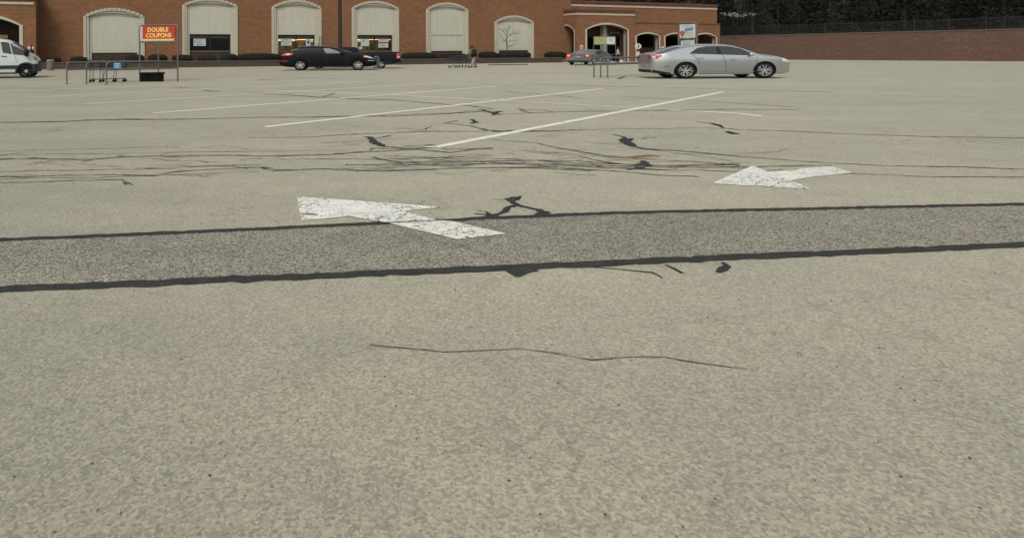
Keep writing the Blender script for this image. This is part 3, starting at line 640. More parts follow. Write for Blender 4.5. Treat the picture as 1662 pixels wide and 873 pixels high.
mb = MB(); mb.add([(S_END + .01, 3, zal - .4), (SU1, 3, zal - .4), (SU1, 3, zu_top), (S_END + .01, 3, zu_top)], [(0, 1, 2, 3)])
mb.add([(SU1, 3, 0), (SU1, 25, 0), (SU1, 25, zu_top), (SU1, 3, zu_top)], [(0, 1, 2, 3)])
mb.add([(S_END + .01, 3, zu_top - .1), (SU1, 3, zu_top - .1), (SU1, 25, zu_top - .1), (S_END + .01, 25, zu_top - .1)], [(0, 1, 2, 3)])
mb.build('upper_wall', BRICK, store, recalc=False)
mb = MB(); mb.bb((SP0 + .05, YF + .56, zpc - .25), (SP1 - .02, 3., zpc - .1)); mb.bb((SP1 + .02, YF + .57, zal - .2), (SA1 - .02, 4.5, zal - .05)); mb.build('porch_roof', ROOF, store)
mb = MB(); mb.bb((SP0 + .02, YF + 4.2, 0), (SA1 - .02, YF + 4.4, zal)); mb.build('porch_back_wall', BRICK, store)
# doors and inner arch in the porch
s0, s1 = BX(955, 4.3), BX(1012, 4.3)
s2, s3 = BX(1036, 4.3), BX(1060, 4.3); s4, s5 = BX(1078, 4.3), BX(1102, 4.3)
for (nm, a, b, z0, z1) in (('glazed_door', s0, s1, 0, 2.9), ('dark_window', s2, s3, 1.7, 3.7), ('glazed_door', s4, s5, 0, 3.0)):
    mb = MB(); mb.bb((a, 4.38, z0), (b, 4.44, z1)); mb.build(nm, GLASST, store)
mb = MB()
for k in range(6): x = s0 + (s1 - s0) * k / 5; mb.bb((x - .04, 4.30, 0), (x + .04, 4.37, 2.95))
mb.bb((s0, 4.30, 2.9), (s1, 4.37, 3.0)); mb.bb((s2, 4.30, 3.66), (s3, 4.37, 3.74)); mb.bb((s2, 4.3, 1.66), (s3, 4.37, 1.74)); mb.bb((s2 - .04, 4.3, 1.66), (s2 + .04, 4.36, 3.74)); mb.bb((s3 - .04, 4.3, 1.66), (s3 + .04, 4.36, 3.74))
mb.build('door_frame', FRAMEM, store)
inn = opx(984, 1013, 60, 53.5, 2.6, .1)
mb = MB(); wall_open(mb, inn['x0'] - .3, SP1 - .1, 0, zpc - .3, 2.6, [inn], .3); mb.build('inner_wall', BRICK, store, recalc=False)
mb = MB(); ring(mb, inn, 0, .17, 2.54, 2.6); mb.build('arch_surround', GSTONE, store)
mb = MB(); s = BX(981.5, 1.2); mb.bb((s - .3, 1.1, 0), (s + .25, 1.6, zpc - .3)); mb.build('porch_column', GSTONE, store)

# ---- left porch (cut by the edge of the picture)
SL1 = BX(58.5, YF); SL0 = BX(-250, YF); zl = B(30, -8, YF)[1]; zlb0 = B(30, 7.8, YF)[1]; zlb1 = B(30, 4, YF)[1]
lop = opx(-115, 37.5, 41.5, 21, YF, .27)
mb = MB(); wall_open(mb, SL0, SL1, 0, zl, YF, [lop], .8)
mb.add([(SL1, YF, 0), (SL1, YM, 0), (SL1, YM, zl), (SL1, YF, zl)], [(0, 1, 2, 3)]); mb.build('porch_wall', BRICK, store, recalc=False)
mb = MB(); ring(mb, lop, .0, .27, YF - .06, YF + .2); mb.build('arch_surround', STONE, store)
mb = MB(); ring(mb, lop, -.05, -.001, YF + .3, YF + .8); mb.build('arch_reveal', GSTONE, store)
mb = MB(); mb.bb((SL0, YF - .07, zlb0), (SL1 - .15, YF - .001, zlb1)); mb.build('string_course', STONE, store)
mb = MB(); mb.bb((SL0, YF - .1, zlb1 + .2), (SL1 + .05, YM, zl + .3)); mb.build('coping', CAP, store)
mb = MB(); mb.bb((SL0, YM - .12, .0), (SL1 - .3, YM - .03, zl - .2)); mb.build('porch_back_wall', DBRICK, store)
SIGNY = mat('yellow_porch_sign', (.36, .29, .11), (.3, .22, .06), rough=.5)
mb = MB(); a = B(-20, 57, 1.6); c = B(12.5, 62.5, 1.6); mb.bb((a[0], 1.6, c[1]), (c[0], 1.68, a[1])); mb.build('porch_sign', SIGNY, store)

# ---- planter
PS0 = BX(66, 0); PS1 = BX(912, 0); PH = .50
planter = empty('planter_bed', (O0.x, O0.y, 0), UA); tag(planter, 'long low brown masonry planter bed running along the foot of the brick wall', 'planter')
mb = MB(); mb.bb((PS0, 0, 0), (PS1, .3, PH)); mb.bb((PS0, .301, 0), (PS0 + .3, YM - .12, PH)); mb.build('planter_wall', PLANT_W, planter)
mb = MB(); mb.bb((PS0 - .04, -.05, PH + .001), (PS1 + .04, .34, PH + .075)); mb.build('planter_coping', PLANT_C, planter)
mb = MB(); mb.bb((PS0 + .31, .31, 0), (PS1, YM - .13, PH - .06)); mb.build('mulch', SOIL, planter)

# ---- bushes
LEAVES = [mat('bush_leaf_dark', (.021, .020, .013), (.013, .013, .009), rough=.8, scale=3), mat('bush_leaf_brown', (.044, .031, .019), (.03, .022, .014), rough=.8, scale=3), mat('bush_leaf_green', (.026, .030, .015), (.018, .022, .011), rough=.8, scale=3)]
TWIG = mat('twig', (.06, .045, .035), rough=.9)
def leaves(mb, c, r, n, size, mis=(0,), shell=.35, flat=None, box=False):
    for _ in range(n):
        d = Vector((random.gauss(0, 1), random.gauss(0, 1), random.gauss(0, 1))).normalized()
        if box: d = d / (abs(d.x) ** 3.2 + abs(d.y) ** 3.2 + abs(d.z) ** 3.2) ** (1 / 3.2)
        q = 1 - shell * random.random() ** 1.6
        p = Vector((c[0] + d.x * r[0] * q, c[1] + d.y * r[1] * q, c[2] + d.z * r[2] * q))
        if flat is not None and p.z < flat: continue
        a = Vector((random.gauss(0, 1), random.gauss(0, 1), random.gauss(0, 1))).normalized(); b = a.cross(d + Vector((random.gauss(0, .5), random.gauss(0, .5), .1))).normalized()
        s = size * random.uniform(.6, 1.3)
        mb.add([p - a * s - b * s * .5, p + a * s - b * s * .4, p + a * s * .9 + b * s * .5, p - a * s + b * s * .6], [(0, 1, 2, 3)], random.choice(mis))
def bush(x0, x1, yt, kind, off=1.1, label=None, low=None, shape='round'):
    s0, s1 = BX(x0, off), BX(x1, off); ztop = B((x0 + x1) / 2, yt, off)[1]; zb = PH - .06 if low is None else low
    w = (s1 - s0) / 2; c = BW((s0 + s1) / 2, off, zb); e = empty('clipped_bush', c, UA); tag(e, label, 'bush', 'clipped bushes in the planter')
    hh = ztop - zb; dpt = min(w, .95)
    mb = MB()
    mb.ball((0, 0, hh * .48), (w * .90, dpt * .85, hh * .50), 14, 0)
    for k in range(3): leaves(mb, (random.uniform(-.1, .1) * w, 0, hh * .47), (w * random.uniform(.90, 1.0), dpt, hh * .52), int(1500 + 900 * w), .036, {0: (0, 0, 0, 1), 1: (1, 1, 0), 2: (2, 0, 2)}[kind], .22, -.02, True)
    mb.build('foliage', LEAVES, e, recalc=False)
    mb = MB()
    for k in range(5): a = k * 1.26; mb.tube([(0, 0, -.02), (.3 * w * math.cos(a), .2 * math.sin(a), hh * .35)], [.03, .015], 5)
    mb.build('stem', TWIG, e)
for k, (x0, x1, yt, kd, lab) in enumerate([
    (73, 100, 93, 0, 'dark rounded bush directly behind the concrete litter bin'), (114, 141, 92.5, 0, 'dark low bush left of the first cream arch'),
    (203, 234, 89, 1, 'brownish bush at the right foot of the first cream arch'), (238, 271, 89, 0, 'dark rounded bush behind the coupon sign posts'),
    (280, 312, 89.5, 0, 'dark bush just left of the dark window'), (322, 350, 90.5, 1, 'low brownish bush under the middle of the dark window'), (357, 384, 88, 2, 'rounded olive bush at the right end of the dark window'),
    (704, 727, 88.5, 1, 'brownish bush at the left foot of the windowless tall arch'), (729, 756, 87.5, 0, 'dark bush behind the pushed shopping carts'), (780, 804, 84.3, 0, 'round dark bush right behind the man in the green vest'),
    (809, 832, 85.5, 0, 'dark bush left of the bare tree trunk'), (832, 858, 84.5, 0, 'dark bush right of the bare tree trunk'), (888, 915, 84.3, 0, 'last dark bush of the planter, beside the silver grey car')]):
    bush(x0, x1, yt, kd, 1.15, lab)
bush(385, 456, 87, 0, -.1 + 1.0, 'wide dark mound shaped bush behind the tail of the dark wagon'); bush(651, 704, 85.6, 0, .9, 'wide dark mound shaped bush just right of the pickup truck')

# ---- bare young tree
tb = BW(BX(824.5, .8), .8, PH - .06); tr = empty('bare_tree', tb, 0); tag(tr, 'thin leafless young tree in front of the smallest cream arch', 'tree')
BARK = mat('bark', (.085, .07, .055), (.06, .05, .04), rough=.9)
sc = tb.y / FPX
def tp(x, y, dy=0): q = P(x, y, tb.y); return (q.x - tb.x, dy, q.z - tb.z)
mb = MB(); mb.tube([tp(824, 97.5), tp(823, 80), tp(822, 68), tp(822.5, 60), tp(823.5, 52), tp(825, 46), tp(824, 40)], [.075, .06, .05, .045, .03, .02, .01], 7); mb.build('trunk', BARK, tr)
mb = MB()
BRN = [((822, 62), (827, 59), (834, 55.5), (843, 50)), ((822.5, 58), (818, 53), (812, 49), (808, 46)), ((822, 68), (818, 65), (814, 60), (811, 57)), ((822, 69), (828, 67), (833, 67), (840, 66)), ((824, 77), (830, 75), (836, 72), (843, 70)),
       ((823.5, 53), (820, 49), (819, 44)), ((824, 50), (827, 46), (829, 44)), ((827, 59), (832, 53), (836, 48)), ((822, 64), (818, 68), (815, 69)), ((823, 72), (827, 76), (831, 76.5)), ((818, 53), (817, 49), (815, 46)), ((834, 55.5), (838, 55), (843, 54))]
for br in BRN:
    dy = random.uniform(-.5, .5); n = len(br)
    mb.tube([tp(p[0], p[1], dy * i / n) for i, p in enumerate(br)], [.026 * (1 - i / n) + .006 for i in range(n)], 5)
    for _ in range(3):
        i = random.randrange(1, n); p = br[i]; q = (p[0] + random.uniform(-5, 5), p[1] - random.uniform(1, 4)); mb.tube([tp(*p, dy * i / n), tp(*q, dy)], [.009, .004], 4)
mb.build('branches', BARK, tr)

# ================================================================ lamp post, small posts and signs
lp = P(552.8, 85, 54); e = empty('lamp_post', (lp.x, lp.y, 0)); tag(e, 'tall dark steel lamp post rising behind the dark wagon', 'lamp post')
mb = MB(); mb.tube([(-.03, 0, .6), (-.07, 0, 11)], [.185, .13], 12); mb.build('pole', DSTEEL, e, smooth=True)
mb = MB(); mb.lathe([(0, 0), (.36, 0), (.36, .6), (.32, .66), (0, .66)], n=20); mb.build('concrete_base', GSTONE, e)
for sg in (-1, 1):
    mb = MB(); mb.tube([(-.07, 0, 10.9), (sg * .8, 0, 11.1)], .05); mb.build('arm', DSTEEL, e)
    mb = MB(); mb.box((sg * 1.15, 0, 11.1), (.75, .4, .16)); mb.build('lamp_head', DSTEEL, e)
def post_thing(name, x, Y, parts, label, cat, ybase=None, group=None):
    b = P(x, 85, Y); e = empty(name, (b.x, b.y, 0)); tag(e, label, cat, group)
    for (pn, m, f) in parts:
        mb = MB(); f(mb, lambda px, py, d=0: (P(px, py, Y).x - b.x, d, P(px, py, Y).z)); mb.build(pn, m, e)
    return e
WSIGN = mat('white_sign', (.55, .54, .50), (.5, .49, .46), rough=.4); RSIGN = mat('faded_red_sign', (.42, .17, .14), rough=.4)
def rect(l, t, r, b, d0=-.04, d1=-.02):
    def f(mb, q): a = q(l, t); c = q(r, b); mb.bb((a[0], d0, c[2]), (c[0], d1, a[2]))
    return f
def pst(x, t, r, d=0):
    def f(mb, q): a = q(x, t); mb.tube([(a[0], d, 0), (a[0], d, a[2])], r, 8)
    return f
post_thing('sign_post', 51, 46, [('post', DSTEEL, pst(51.2, 73, .06)), ('sign_panel', WSIGN, rect(45.5, 76, 54.8, 84)), ('panel_band', RSIGN, rect(45.6, 79.5, 49.5, 83.5, -.05, -.041)), ('panel_bar', DSTEEL, rect(50, 74, 52.2, 84.5, -.07, -.051))], 'small white and red sign on a dark post behind the nose of the white van', 'sign')
post_thing('sign_post', 943.5, 64, [('post', STEEL, pst(943.5, 74, .03)), ('sign_panel', WSIGN, rect(941.2, 73.8, 946, 80.2)), ('panel_band', RSIGN, rect(941.8, 76, 945.4, 79, -.05, -.041))], 'small red and white parking sign above the roof of the grey car', 'sign')
def octo(cx, cy, r):
    def f(mb, q):
        c = q(cx, cy); mb.prism([(c[0] + r * 1.15 * math.cos(R(22.5 + 45 * k)), c[2] + r * math.sin(R(22.5 + 45 * k))) for k in range(8)], -.05, -.02)
    return f
post_thing('stop_sign', 1035.5, 60, [('post', STEEL, pst(1035.8, 72, .035, .0)), ('sign_back', WSIGN, octo(1035.5, 75.6, .28)), ('bracket', DSTEEL, rect(1035.0, 72.8, 1036.4, 78.6, -.08, -.051)), ('lower_panel', WSIGN, rect(1033, 84.5, 1038, 91))], 'pale octagonal sign seen from the back, just left of the silver sedan trunk', 'sign')
post_thing('sign_post', 1075.3, 66, [('post', STEEL, pst(1075.3, 76.5, .03)), ('sign_panel', WSIGN, rect(1073, 76.2, 1077.6, 82.5))], 'tiny white sign on a post between the first and second small arches', 'sign')
# pipe hoop standing at the second window and a ladder like hoop at the nose of the wagon
def hoop(l, t, r, rad):
    def f(mb, q):
        a = q(l, t); c = q(r, t); w = c[0] - a[0]; zt = a[2]; pts = [(a[0], 0, 0), (a[0], 0, zt - w * .5)]
        for k in range(1, 8): an = math.pi - math.pi * k / 8; pts.append(((a[0] + c[0]) / 2 + w / 2 * math.cos(an), 0, zt - w * .5 + w * .5 * math.sin(an)))
        pts += [(c[0], 0, zt - w * .5), (c[0], 0, 0)]; mb.tube(pts, rad, 8)
    return f
post_thing('bike_rack', 520, 52, [('hoop', STEEL, hoop(518.3, 60.2, 521.8, .035)), ('tag_plate', FRAMEM, rect(515.5, 70.5, 517, 75))], 'tall narrow grey pipe hoop rising behind the dark wagon roof', 'rack')
def bars(mb, q):
    for x in (609.2, 611.2, 613.2): a = q(x, 94); mb.tube([(a[0], 0, 0), (a[0], 0, a[2])], .028, 6)
    for y in (97, 101, 105): a = q(607.5, y); c = q(615, y); mb.tube([(a[0], 0, a[2]), (c[0], 0, c[2])], .02, 6)
b_ = G(611, 112.2); post_thing('cart_rail', 611, b_.y, [('hoop', STEEL, hoop(607.2, 92.2, 615.3, .05)), ('bars', STEEL, bars)], 'grey metal hoop filled with bars at the nose of the dark wagon', 'rail')

# litter bin
c = G(82, 114.6); e = empty('litter_bin', c); tag(e, 'tan concrete litter bin in front of the planter, right of the white van', 'bin')
CONC = mat('tan_concrete', (.20, .185, .15), (.15, .14, .115), rough=.9, scale=12, bump=.5)
mb = MB(); mb.lathe([(0, 0), (.24, 0), (.27, .1), (.28, .62), (.25, .66), (0, .66)], n=20); mb.build('drum', CONC, e, smooth=True)
mb = MB(); mb.lathe([(.25, .665), (.3, .67), (.29, .78), (.16, .86), (.15, .80), (0, .80)], n=20); mb.build('lid', CONC, e, smooth=True)
# wheel stop lying near the planter
a = G(793, 106.6); b = G(857, 105.9); d = (b - a); e = empty('wheel_stop', (a + b) / 2, math.atan2(d.y, d.x)); tag(e, 'low brown wheel stop on the asphalt right of the walking man', 'wheel stop')
mb = MB(); L = d.length / 2; mb.prism([(-L, 0), (L, 0), (L - .03, .1), (-L + .03, .1)], -.08, .08); mb.build('beam', PLANT_C, e)
for sx in (-L * .7, L * .7): mb = MB(); mb.lathe([(0, 0), (.03, 0), (.03, .112), (0, .112)], c=(sx, 0, 0), n=8); mb.build('steel_pin', STEEL, e)

# ================================================================ cart corrals
def corral(name, near, far, zt, zl, label, rad=.032, farpost=True):
    b = near[0]; e = empty(name, (b.x, b.y, 0)); tag(e, label, 'cart corral')
    for nn, ff in zip(near, far):
        a = nn - b; c = ff - b; d = (c - a).normalized(); mb = MB(); r = .16
        pts = [(a.x, a.y, 0), (a.x, a.y, zt - r)]
        for k in range(1, 6): an = math.pi / 2 * k / 6; q = a + d * r * (1 - math.cos(an)); pts.append((q.x, q.y, zt - r + r * math.sin(an)))
        q = a + d * r; pts += [(q.x, q.y, zt), (c.x, c.y, zt)]
        mb.tube(pts, rad, 8); mb.build('top_rail', STEEL, e, smooth=True)
        mb = MB(); q = a + d * .03; mb.tube([(q.x, q.y, zl), (c.x, c.y, zl)], rad * .95, 8); mb.build('lower_rail', STEEL, e, smooth=True)
        mb = MB(); mb.box((a.x, a.y, .006), (.16, .16, .012)); mb.build('foot_plate', STEEL, e)
    return e
def frame_sign(name, base, dirv, w, zt, zbar, label, rad=.035, mid=True, r=.13):
    e = empty(name, base, math.atan2(dirv.y, dirv.x)); tag(e, label, 'sign')
    mb = MB(); pts = [(0, 0, 0), (0, 0, zt - r)]
    for k in range(1, 6): an = math.pi / 2 * k / 6; pts.append((r * (1 - math.cos(an)), 0, zt - r + r * math.sin(an)))
    pts += [(r, 0, zt), (w - r, 0, zt)]
    for k in range(1, 6): an = math.pi / 2 * k / 6; pts.append((w - r + r * math.sin(an), 0, zt - r + r * math.cos(an)))
    pts += [(w, 0, zt - r), (w, 0, 0)]; mb.tube(pts, rad, 8); mb.build('frame', STEEL, e, smooth=True)
    mb = MB(); mb.tube([(0, 0, zbar), (w, 0, zbar)], rad * .9, 8); mb.build('crossbar', STEEL, e)
    if mid: mb = MB(); mb.tube([(w * .5, 0, 0), (w * .5, 0, zbar)], rad * .8, 8); mb.build('middle_post', STEEL, e)
    return e
def plane_loc(base, dvv, px, py=60):
    dd = ray(px, py); k = (base.x * dvv.y - base.y * dvv.x) / (dd.x * dvv.y - dd.y * dvv.x); return (Vector((dd.x * k, dd.y * k, 0)) - Vector((base.x, base.y, 0))).dot(dvv)
# left corral with the coupon sign
near = [G(108.5, 136.6), G(140.3, 137.2), G(173, 137.8)]; far = [G(227, 132.2), G(257.5, 132.6), G(288.5, 132.8)]
Yn = near[1].y; zt = P(140, 101.3, Yn).z; zl = P(140, 113.7, Yn).z
cl = corral('cart_corral', near, far, zt, zl, 'two lane grey steel cart corral joined to the coupon sign on the left')
NB = mat('blue_notice', (.06, .22, .40), (.05, .18, .34), rough=.4); NW = mat('notice_white', (.55, .62, .66), rough=.5)
q = P(184.5, 102.5, Yn + .25) - near[0]; q2 = P(197, 111.3, Yn + .25) - near[0]
mb = MB(); mb.bb((q.x, q.y - .02, q2.z), (q2.x, q.y + .0, q.z), 0); mb.bb((q.x + .05, q.y - .026, q.z - .06), (q2.x - .05, q.y - .021, q.z - .03), 1)
for k in range(3): mb.bb((q.x + .05, q.y - .026, q2.z + .03 + k * .045), (q2.x - .08, q.y - .021, q2.z + .045 + k * .045), 1)
o = mb.build('blue_notice', [NB, NW], cl); o['label'] = 'small blue notice board'
Ys = far[1].y; dv = Vector((1, (far[2].y - far[0].y) / (far[2].x - far[0].x), 0)); w = (far[2] - far[0]).length
fs = frame_sign('coupon_sign', far[0], dv, w, P(257, 41.3, Ys).z, P(257, 68.2, Ys).z, 'red sign reading DOUBLE COUPONS in a grey pipe frame', r=.14)
SRED = mat('sign_red', (.46, .045, .018), (.40, .04, .016), rough=.45, scale=3); SYEL = mat('sign_yellow', (.88, .62, .20), (.80, .55, .16), rough=.45); SWH = mat('sign_lilac_white', (.50, .44, .48), rough=.4); SYG = mat('sign_pale_yellow', (.62, .58, .20), (.56, .50, .14), rough=.45)
dvn = dv.normalized()
def fx(px): return plane_loc(far[0], dvn, px)
def fz(py): return P(257, py, Ys).z
x0, x1, z0, z1 = fx(227.6), fx(284), fz(66.8), fz(42.8)
mb = MB(); mb.bb((x0, -.015, z0), (x1, .015, z1)); board = mb.build('sign_board', SRED, fs)
mb = MB(); mb.bb((x0 + .001, -.02, z0 + .001), (fx(231.9), -.0155, z1 - .001)); mb.build('white_edge', SWH, board)
mb = MB(); mb.bb((fx(232.1), -.02, z0 + .001), (x1 - .03, -.0155, fz(63.6))); mb.build('yellow_strip', SYG, board)
for txt, zc, wpx in (('DOUBLE', 48.6, 39.5), ('COUPONS', 57.8, 48)):
    me = text_mesh(txt, 1., .026); xs = [v.co.x for v in me.vertices]; ys = [v.co.y for v in me.vertices]
    sx = (wpx / FPX * Ys) / (max(xs) - min(xs)); sy = (7.2 / FPX * Ys) / (max(ys) - min(ys)); cx = (max(xs) + min(xs)) / 2; cy = (max(ys) + min(ys)) / 2
    ox = (fx(234) + fx(282)) / 2 - (.0 if txt == 'COUPONS' else .03)
    for v in me.vertices: v.co = Vector((ox + (v.co.x - cx) * sx, -.024 - v.co.z, fz(zc) + (v.co.y - cy) * sy))
    me.materials.append(SYEL); o = bpy.data.objects.new('lettering', me); C.objects.link(o); o.parent = board
# black tub
a = G(226.3, 133); c = G(259.5, 133); w = (c - a).x; e = empty('rubber_tub', ((a.x + c.x) / 2, a.y + .25, 0)); tag(e, 'black ribbed rubber tub standing at the foot of the coupon sign', 'tub')
hh = P(240, 118.2, a.y).z
mb = MB(); mb.slab([(-w / 2 + .06, -.25), (w / 2 - .06, -.25), (w / 2, -.2), (w / 2, .2), (w / 2 - .06, .25), (-w / 2 + .06, .25), (-w / 2, .2), (-w / 2, -.2)], 0, hh * .8)
for k in range(7): x = -w / 2 + .1 + k * (w - .2) / 6; mb.bb((x - .025, -.275, .03), (x + .025, -.25, hh * .78))
mb.build('body', RUBBER, e)
mb = MB(); mb.slab([(-w / 2 + .03, -.29), (w / 2 - .03, -.29), (w / 2 + .04, -.22), (w / 2 + .04, .22), (w / 2 - .03, .29), (-w / 2 + .03, .29), (-w / 2 - .02, .22), (-w / 2 - .02, -.22)], hh * .81, hh); mb.build('rim', RUBBER, e)

# right corral and big advertising sign
near = [G(964, 125.8), G(975, 126.3), G(986.3, 127.2)]
fl = Vector((P(1101.8, 85, 37.2).x, 37.2, 0)); fr = Vector((P(1131, 85, 36.3).x, 36.3, 0)); far = [fl, (fl + fr) / 2, fr]
zt = P(975, 94.4, near[1].y).z; zl = P(975, 104.3, near[1].y).z
corral('cart_corral', near, far, zt, zl, 'grey steel cart corral with three legs running behind the silver sedan', .034)
dv = (fr - fl).normalized(); w = (fr - fl).length
fs = frame_sign('advertising_sign', fl, dv, w, P(1116, 37.8, 36.7).z, P(1116, 63.6, 36.7).z, 'white advertising sign with a red fruit and blue lettering above the silver sedan', .06, mid=False, r=.16)
def sgn(parent, dvv, base, Yc, l, t, r, b, m, nm, d0, d1, slant=0):
    def loc(px):
        # where the line through the picture column meets the sign plane
        dd = ray(px, 60); k = (base.x * dvv.y - base.y * dvv.x) / (dd.x * dvv.y - dd.y * dvv.x); return (Vector((dd.x * k, dd.y * k, 0)) - Vector((base.x, base.y, 0))).dot(dvv)
    xa, xb = loc(l), loc(r); za, zb = P((l + r) / 2, t, Yc).z, P((l + r) / 2, b, Yc).z
    mb = MB(); mb.prism([(xa, zb), (xb, zb + slant), (xb, za + slant), (xa, za)], d0, d1); return mb.build(nm, m, parent)
SGW = mat('sign_face', (.56, .60, .56), (.52, .56, .52), rough=.4); SGB = mat('sign_blue', (.05, .19, .33), (.04, .14, .27), rough=.4); SGR = mat('sign_fruit_red', (.48, .10, .07), (.40, .07, .05), rough=.4); SGG = mat('sign_grey_text', (.25, .29, .28), rough=.4)
Yc = 36.7; bd = sgn(fs, dv, fl, Yc, 1103.6, 40, 1129, 61.6, SGW, 'sign_board', -.03, .03)
for (l, t, r, b, sl) in ((1107, 42.5, 1122, 43.3, .06), (1111, 45.2, 1126, 46, .06), (1114, 53.2, 1125, 54, .04), (1112, 55.6, 1126, 56.3, .03), (1113, 58, 1125, 58.8, .02)): sgn(bd, dv, fl, Yc, l, t, r, b, SGG, 'text_line', -.037, -.031, sl)
for k in range(5): sgn(bd, dv, fl, Yc, 1112 + k * 2.75, 47.4 - k * .35, 1114.3 + k * 2.75, 51.4 - k * .35, SGB, 'blue_letter', -.038, -.031, .03)
sgn(bd, dv, fl, Yc, 1112, 51.6, 1124, 52.2, SGB, 'blue_underline', -.037, -.031, .12)
mb = MB(); cx = plane_loc(fl, dv, 1108); cz = P(1108, 54.8, Yc).z
for dx, dz, r in ((0, 0, .13), (-.05, .06, .1), (.06, .05, .1), (.0, -.09, .1), (.02, .14, .05)): mb.lathe([(0, -.045), (r, -.04), (r, -.031), (0, -.031)], c=(cx + dx, 0, cz + dz), axis='Y', n=14)
mb.build('fruit_picture', SGR, bd)
bd2 = sgn(fs, dv, fl, Yc, 1105.4, 66.4, 1126.2, 75.2, SGW, 'lower_board', -.03, .02)
for t in (68, 70, 72): sgn(bd2, dv, fl, Yc, 1108, t, 1122, t + .8, SGG, 'text_line', -.037, -.031, 0)

# far corral with the green banner sign
near = [G(935, 108.2), G(956.8, 108.4)]; Yg = near[0].y
f0 = Vector((P(963.5, 85, Yg + 4).x, Yg + 4, 0)); f1 = Vector((P(999, 85, Yg + 4).x, Yg + 4, 0))
corral('cart_corral', near, [f0, f1], P(935, 89.8, Yg).z, P(935, 96, Yg).z, 'distant grey cart corral under the green banner sign', .032)
w = (f1 - f0).length; Yc = Yg + 4
fs = frame_sign('banner_sign', f0, Vector((1, 0, 0)), w, P(980, 60, Yc).z, P(980, 73.2, Yc).z, 'pale green banner sign in a pipe frame before the entrance arch', .03, mid=False, r=.1)
GRB = mat('banner_green', (.30, .36, .17), (.25, .32, .14), rough=.5, scale=3); GRW = mat('banner_white', (.52, .57, .50), rough=.5); GRO = mat('banner_orange', (.42, .27, .10), rough=.5)
D1 = Vector((1, 0, 0)); bd = sgn(fs, D1, f0, Yc, 964, 60.5, 997.8, 72.6, GRB, 'banner', -.07, -.04)
sgn(bd, D1, f0, Yc, 984, 61.2, 997.5, 72, GRW, 'white_patch', -.076, -.071, 0); sgn(bd, D1, f0, Yc, 974, 64.5, 979.5, 68, GRO, 'orange_figure', -.076, -.071, .1)
sgn(bd, D1, f0, Yc, 988, 62.5, 994, 68, mat('banner_blue', (.33, .45, .50), rough=.5), 'blue_drop', -.081, -.077, 0)
for x in (979, 984.5): mb = MB(); q = P(x, 73, Yc) - f0; mb.tube([(q.x, -.02, 0), (q.x, -.02, P(x, 73, Yc).z)], .06, 8); mb.build('post', STEEL, fs)

# ================================================================ shopping carts
CARTM = mat('cart_wire', (.055, .058, .057), (.04, .042, .041), rough=.45, metal=.4); CARTH = mat('cart_handle', (.03, .03, .03), rough=.5)
def make_cart(label, loc, rz, L=1.15, group=None):
    e = empty('shopping_cart', loc, rz); tag(e, label, 'shopping cart', group)
    # front of the cart is +x
    x0, x1 = 0, L; zb0, zb1, ztp0, ztp1 = .55, .62, .98, .86; w0, w1 = .27, .21
    def bp(u, v, side): # u along, v up
        x = x0 + .08 + (x1 - x0 - .08) * u - (.06 * (1 - v) * u); zb = zb0 + (zb1 - zb0) * u; zt = ztp0 + (ztp1 - ztp0) * u; w = w0 + (w1 - w0) * u
        return (x, side * w * (.82 + .18 * v), zb + (zt - zb) * v)
    mb = MB()
    for s in (-1, 1):
        for v in (0, .2, .4, .6, .8, 1): mb.tube([bp(0, v, s), bp(1, v, s)], .010 if 0 < v < 1 else .013, 5)
        for k in range(19): mb.tube([bp(k / 18, 0, s), bp(k / 18, 1, s)], .008, 4)
    for k in range(10):
        f = -1 + 2 * k / 9
        for u in (0, 1): a = bp(u, 0, 1); b = bp(u, 1, 1); mb.tube([(a[0], a[1] * f, a[2]), (b[0], b[1] * f, b[2])], .005, 4)
        a = bp(0, 0, 1); b = bp(1, 0, 1); mb.tube([(a[0], a[1] * f, a[2]), (b[0], b[1] * f, b[2])], .005, 4)
    for u in (0, 1):
        for v in (0, .5, 1): mb.tube([bp(u, v, -1), bp(u, v, 1)], .009, 5)
    mb.build('basket', CARTM, e)
    mb = MB()
    for s in (-1, 1):
        mb.tube([(.0, s * .26, 1.0), (.08, s * .26, .9), (.12, s * .25, .55), (.1, s * .27, .16), (.2, s * .27, .13), (L - .05, s * .2, .16)], .014, 6)
        mb.tube([(L * .62, s * .22, .6), (L * .55, s * .24, .15)], .012, 6)
    mb.tube([(.1, -.27, .15), (.1, .27, .15)], .014, 6); mb.tube([(L - .06, -.2, .16), (L - .06, .2, .16)], .014, 6); mb.build('frame', CARTM, e)
    mb = MB(); mb.tube([(0, -.27, 1.0), (0, .27, 1.0)], .02, 8); mb.build('handle', CARTH, e)
    for (wx, wy) in ((.12, -.26), (.12, .26), (L - .1, -.2), (L - .1, .2)):
        mb = MB(); mb.lathe([(0, -.018), (.05, -.018), (.062, -.012), (.062, .012), (.05, .018), (0, .018)], c=(wx, wy, .064), axis='Y', n=14); mb.box((wx, wy, .12), (.03, .05, .07)); mb.build('wheel', RUBBER, e)
    return e
c = G(143, 134.2); d = math.atan2(.35, 1)
ca = make_cart('rear cart with the visible dark handle, parked between the left corral rails', (c.x, c.y + .1, 0), d * .5, 1.2, 'parked carts in the left corral')
cb = copy_tree(ca); cb.location = (c.x + .42, c.y + .1 + .42 * math.tan(d * .5), 0); cb['label'] = 'front cart nested in the other inside the left corral rails'

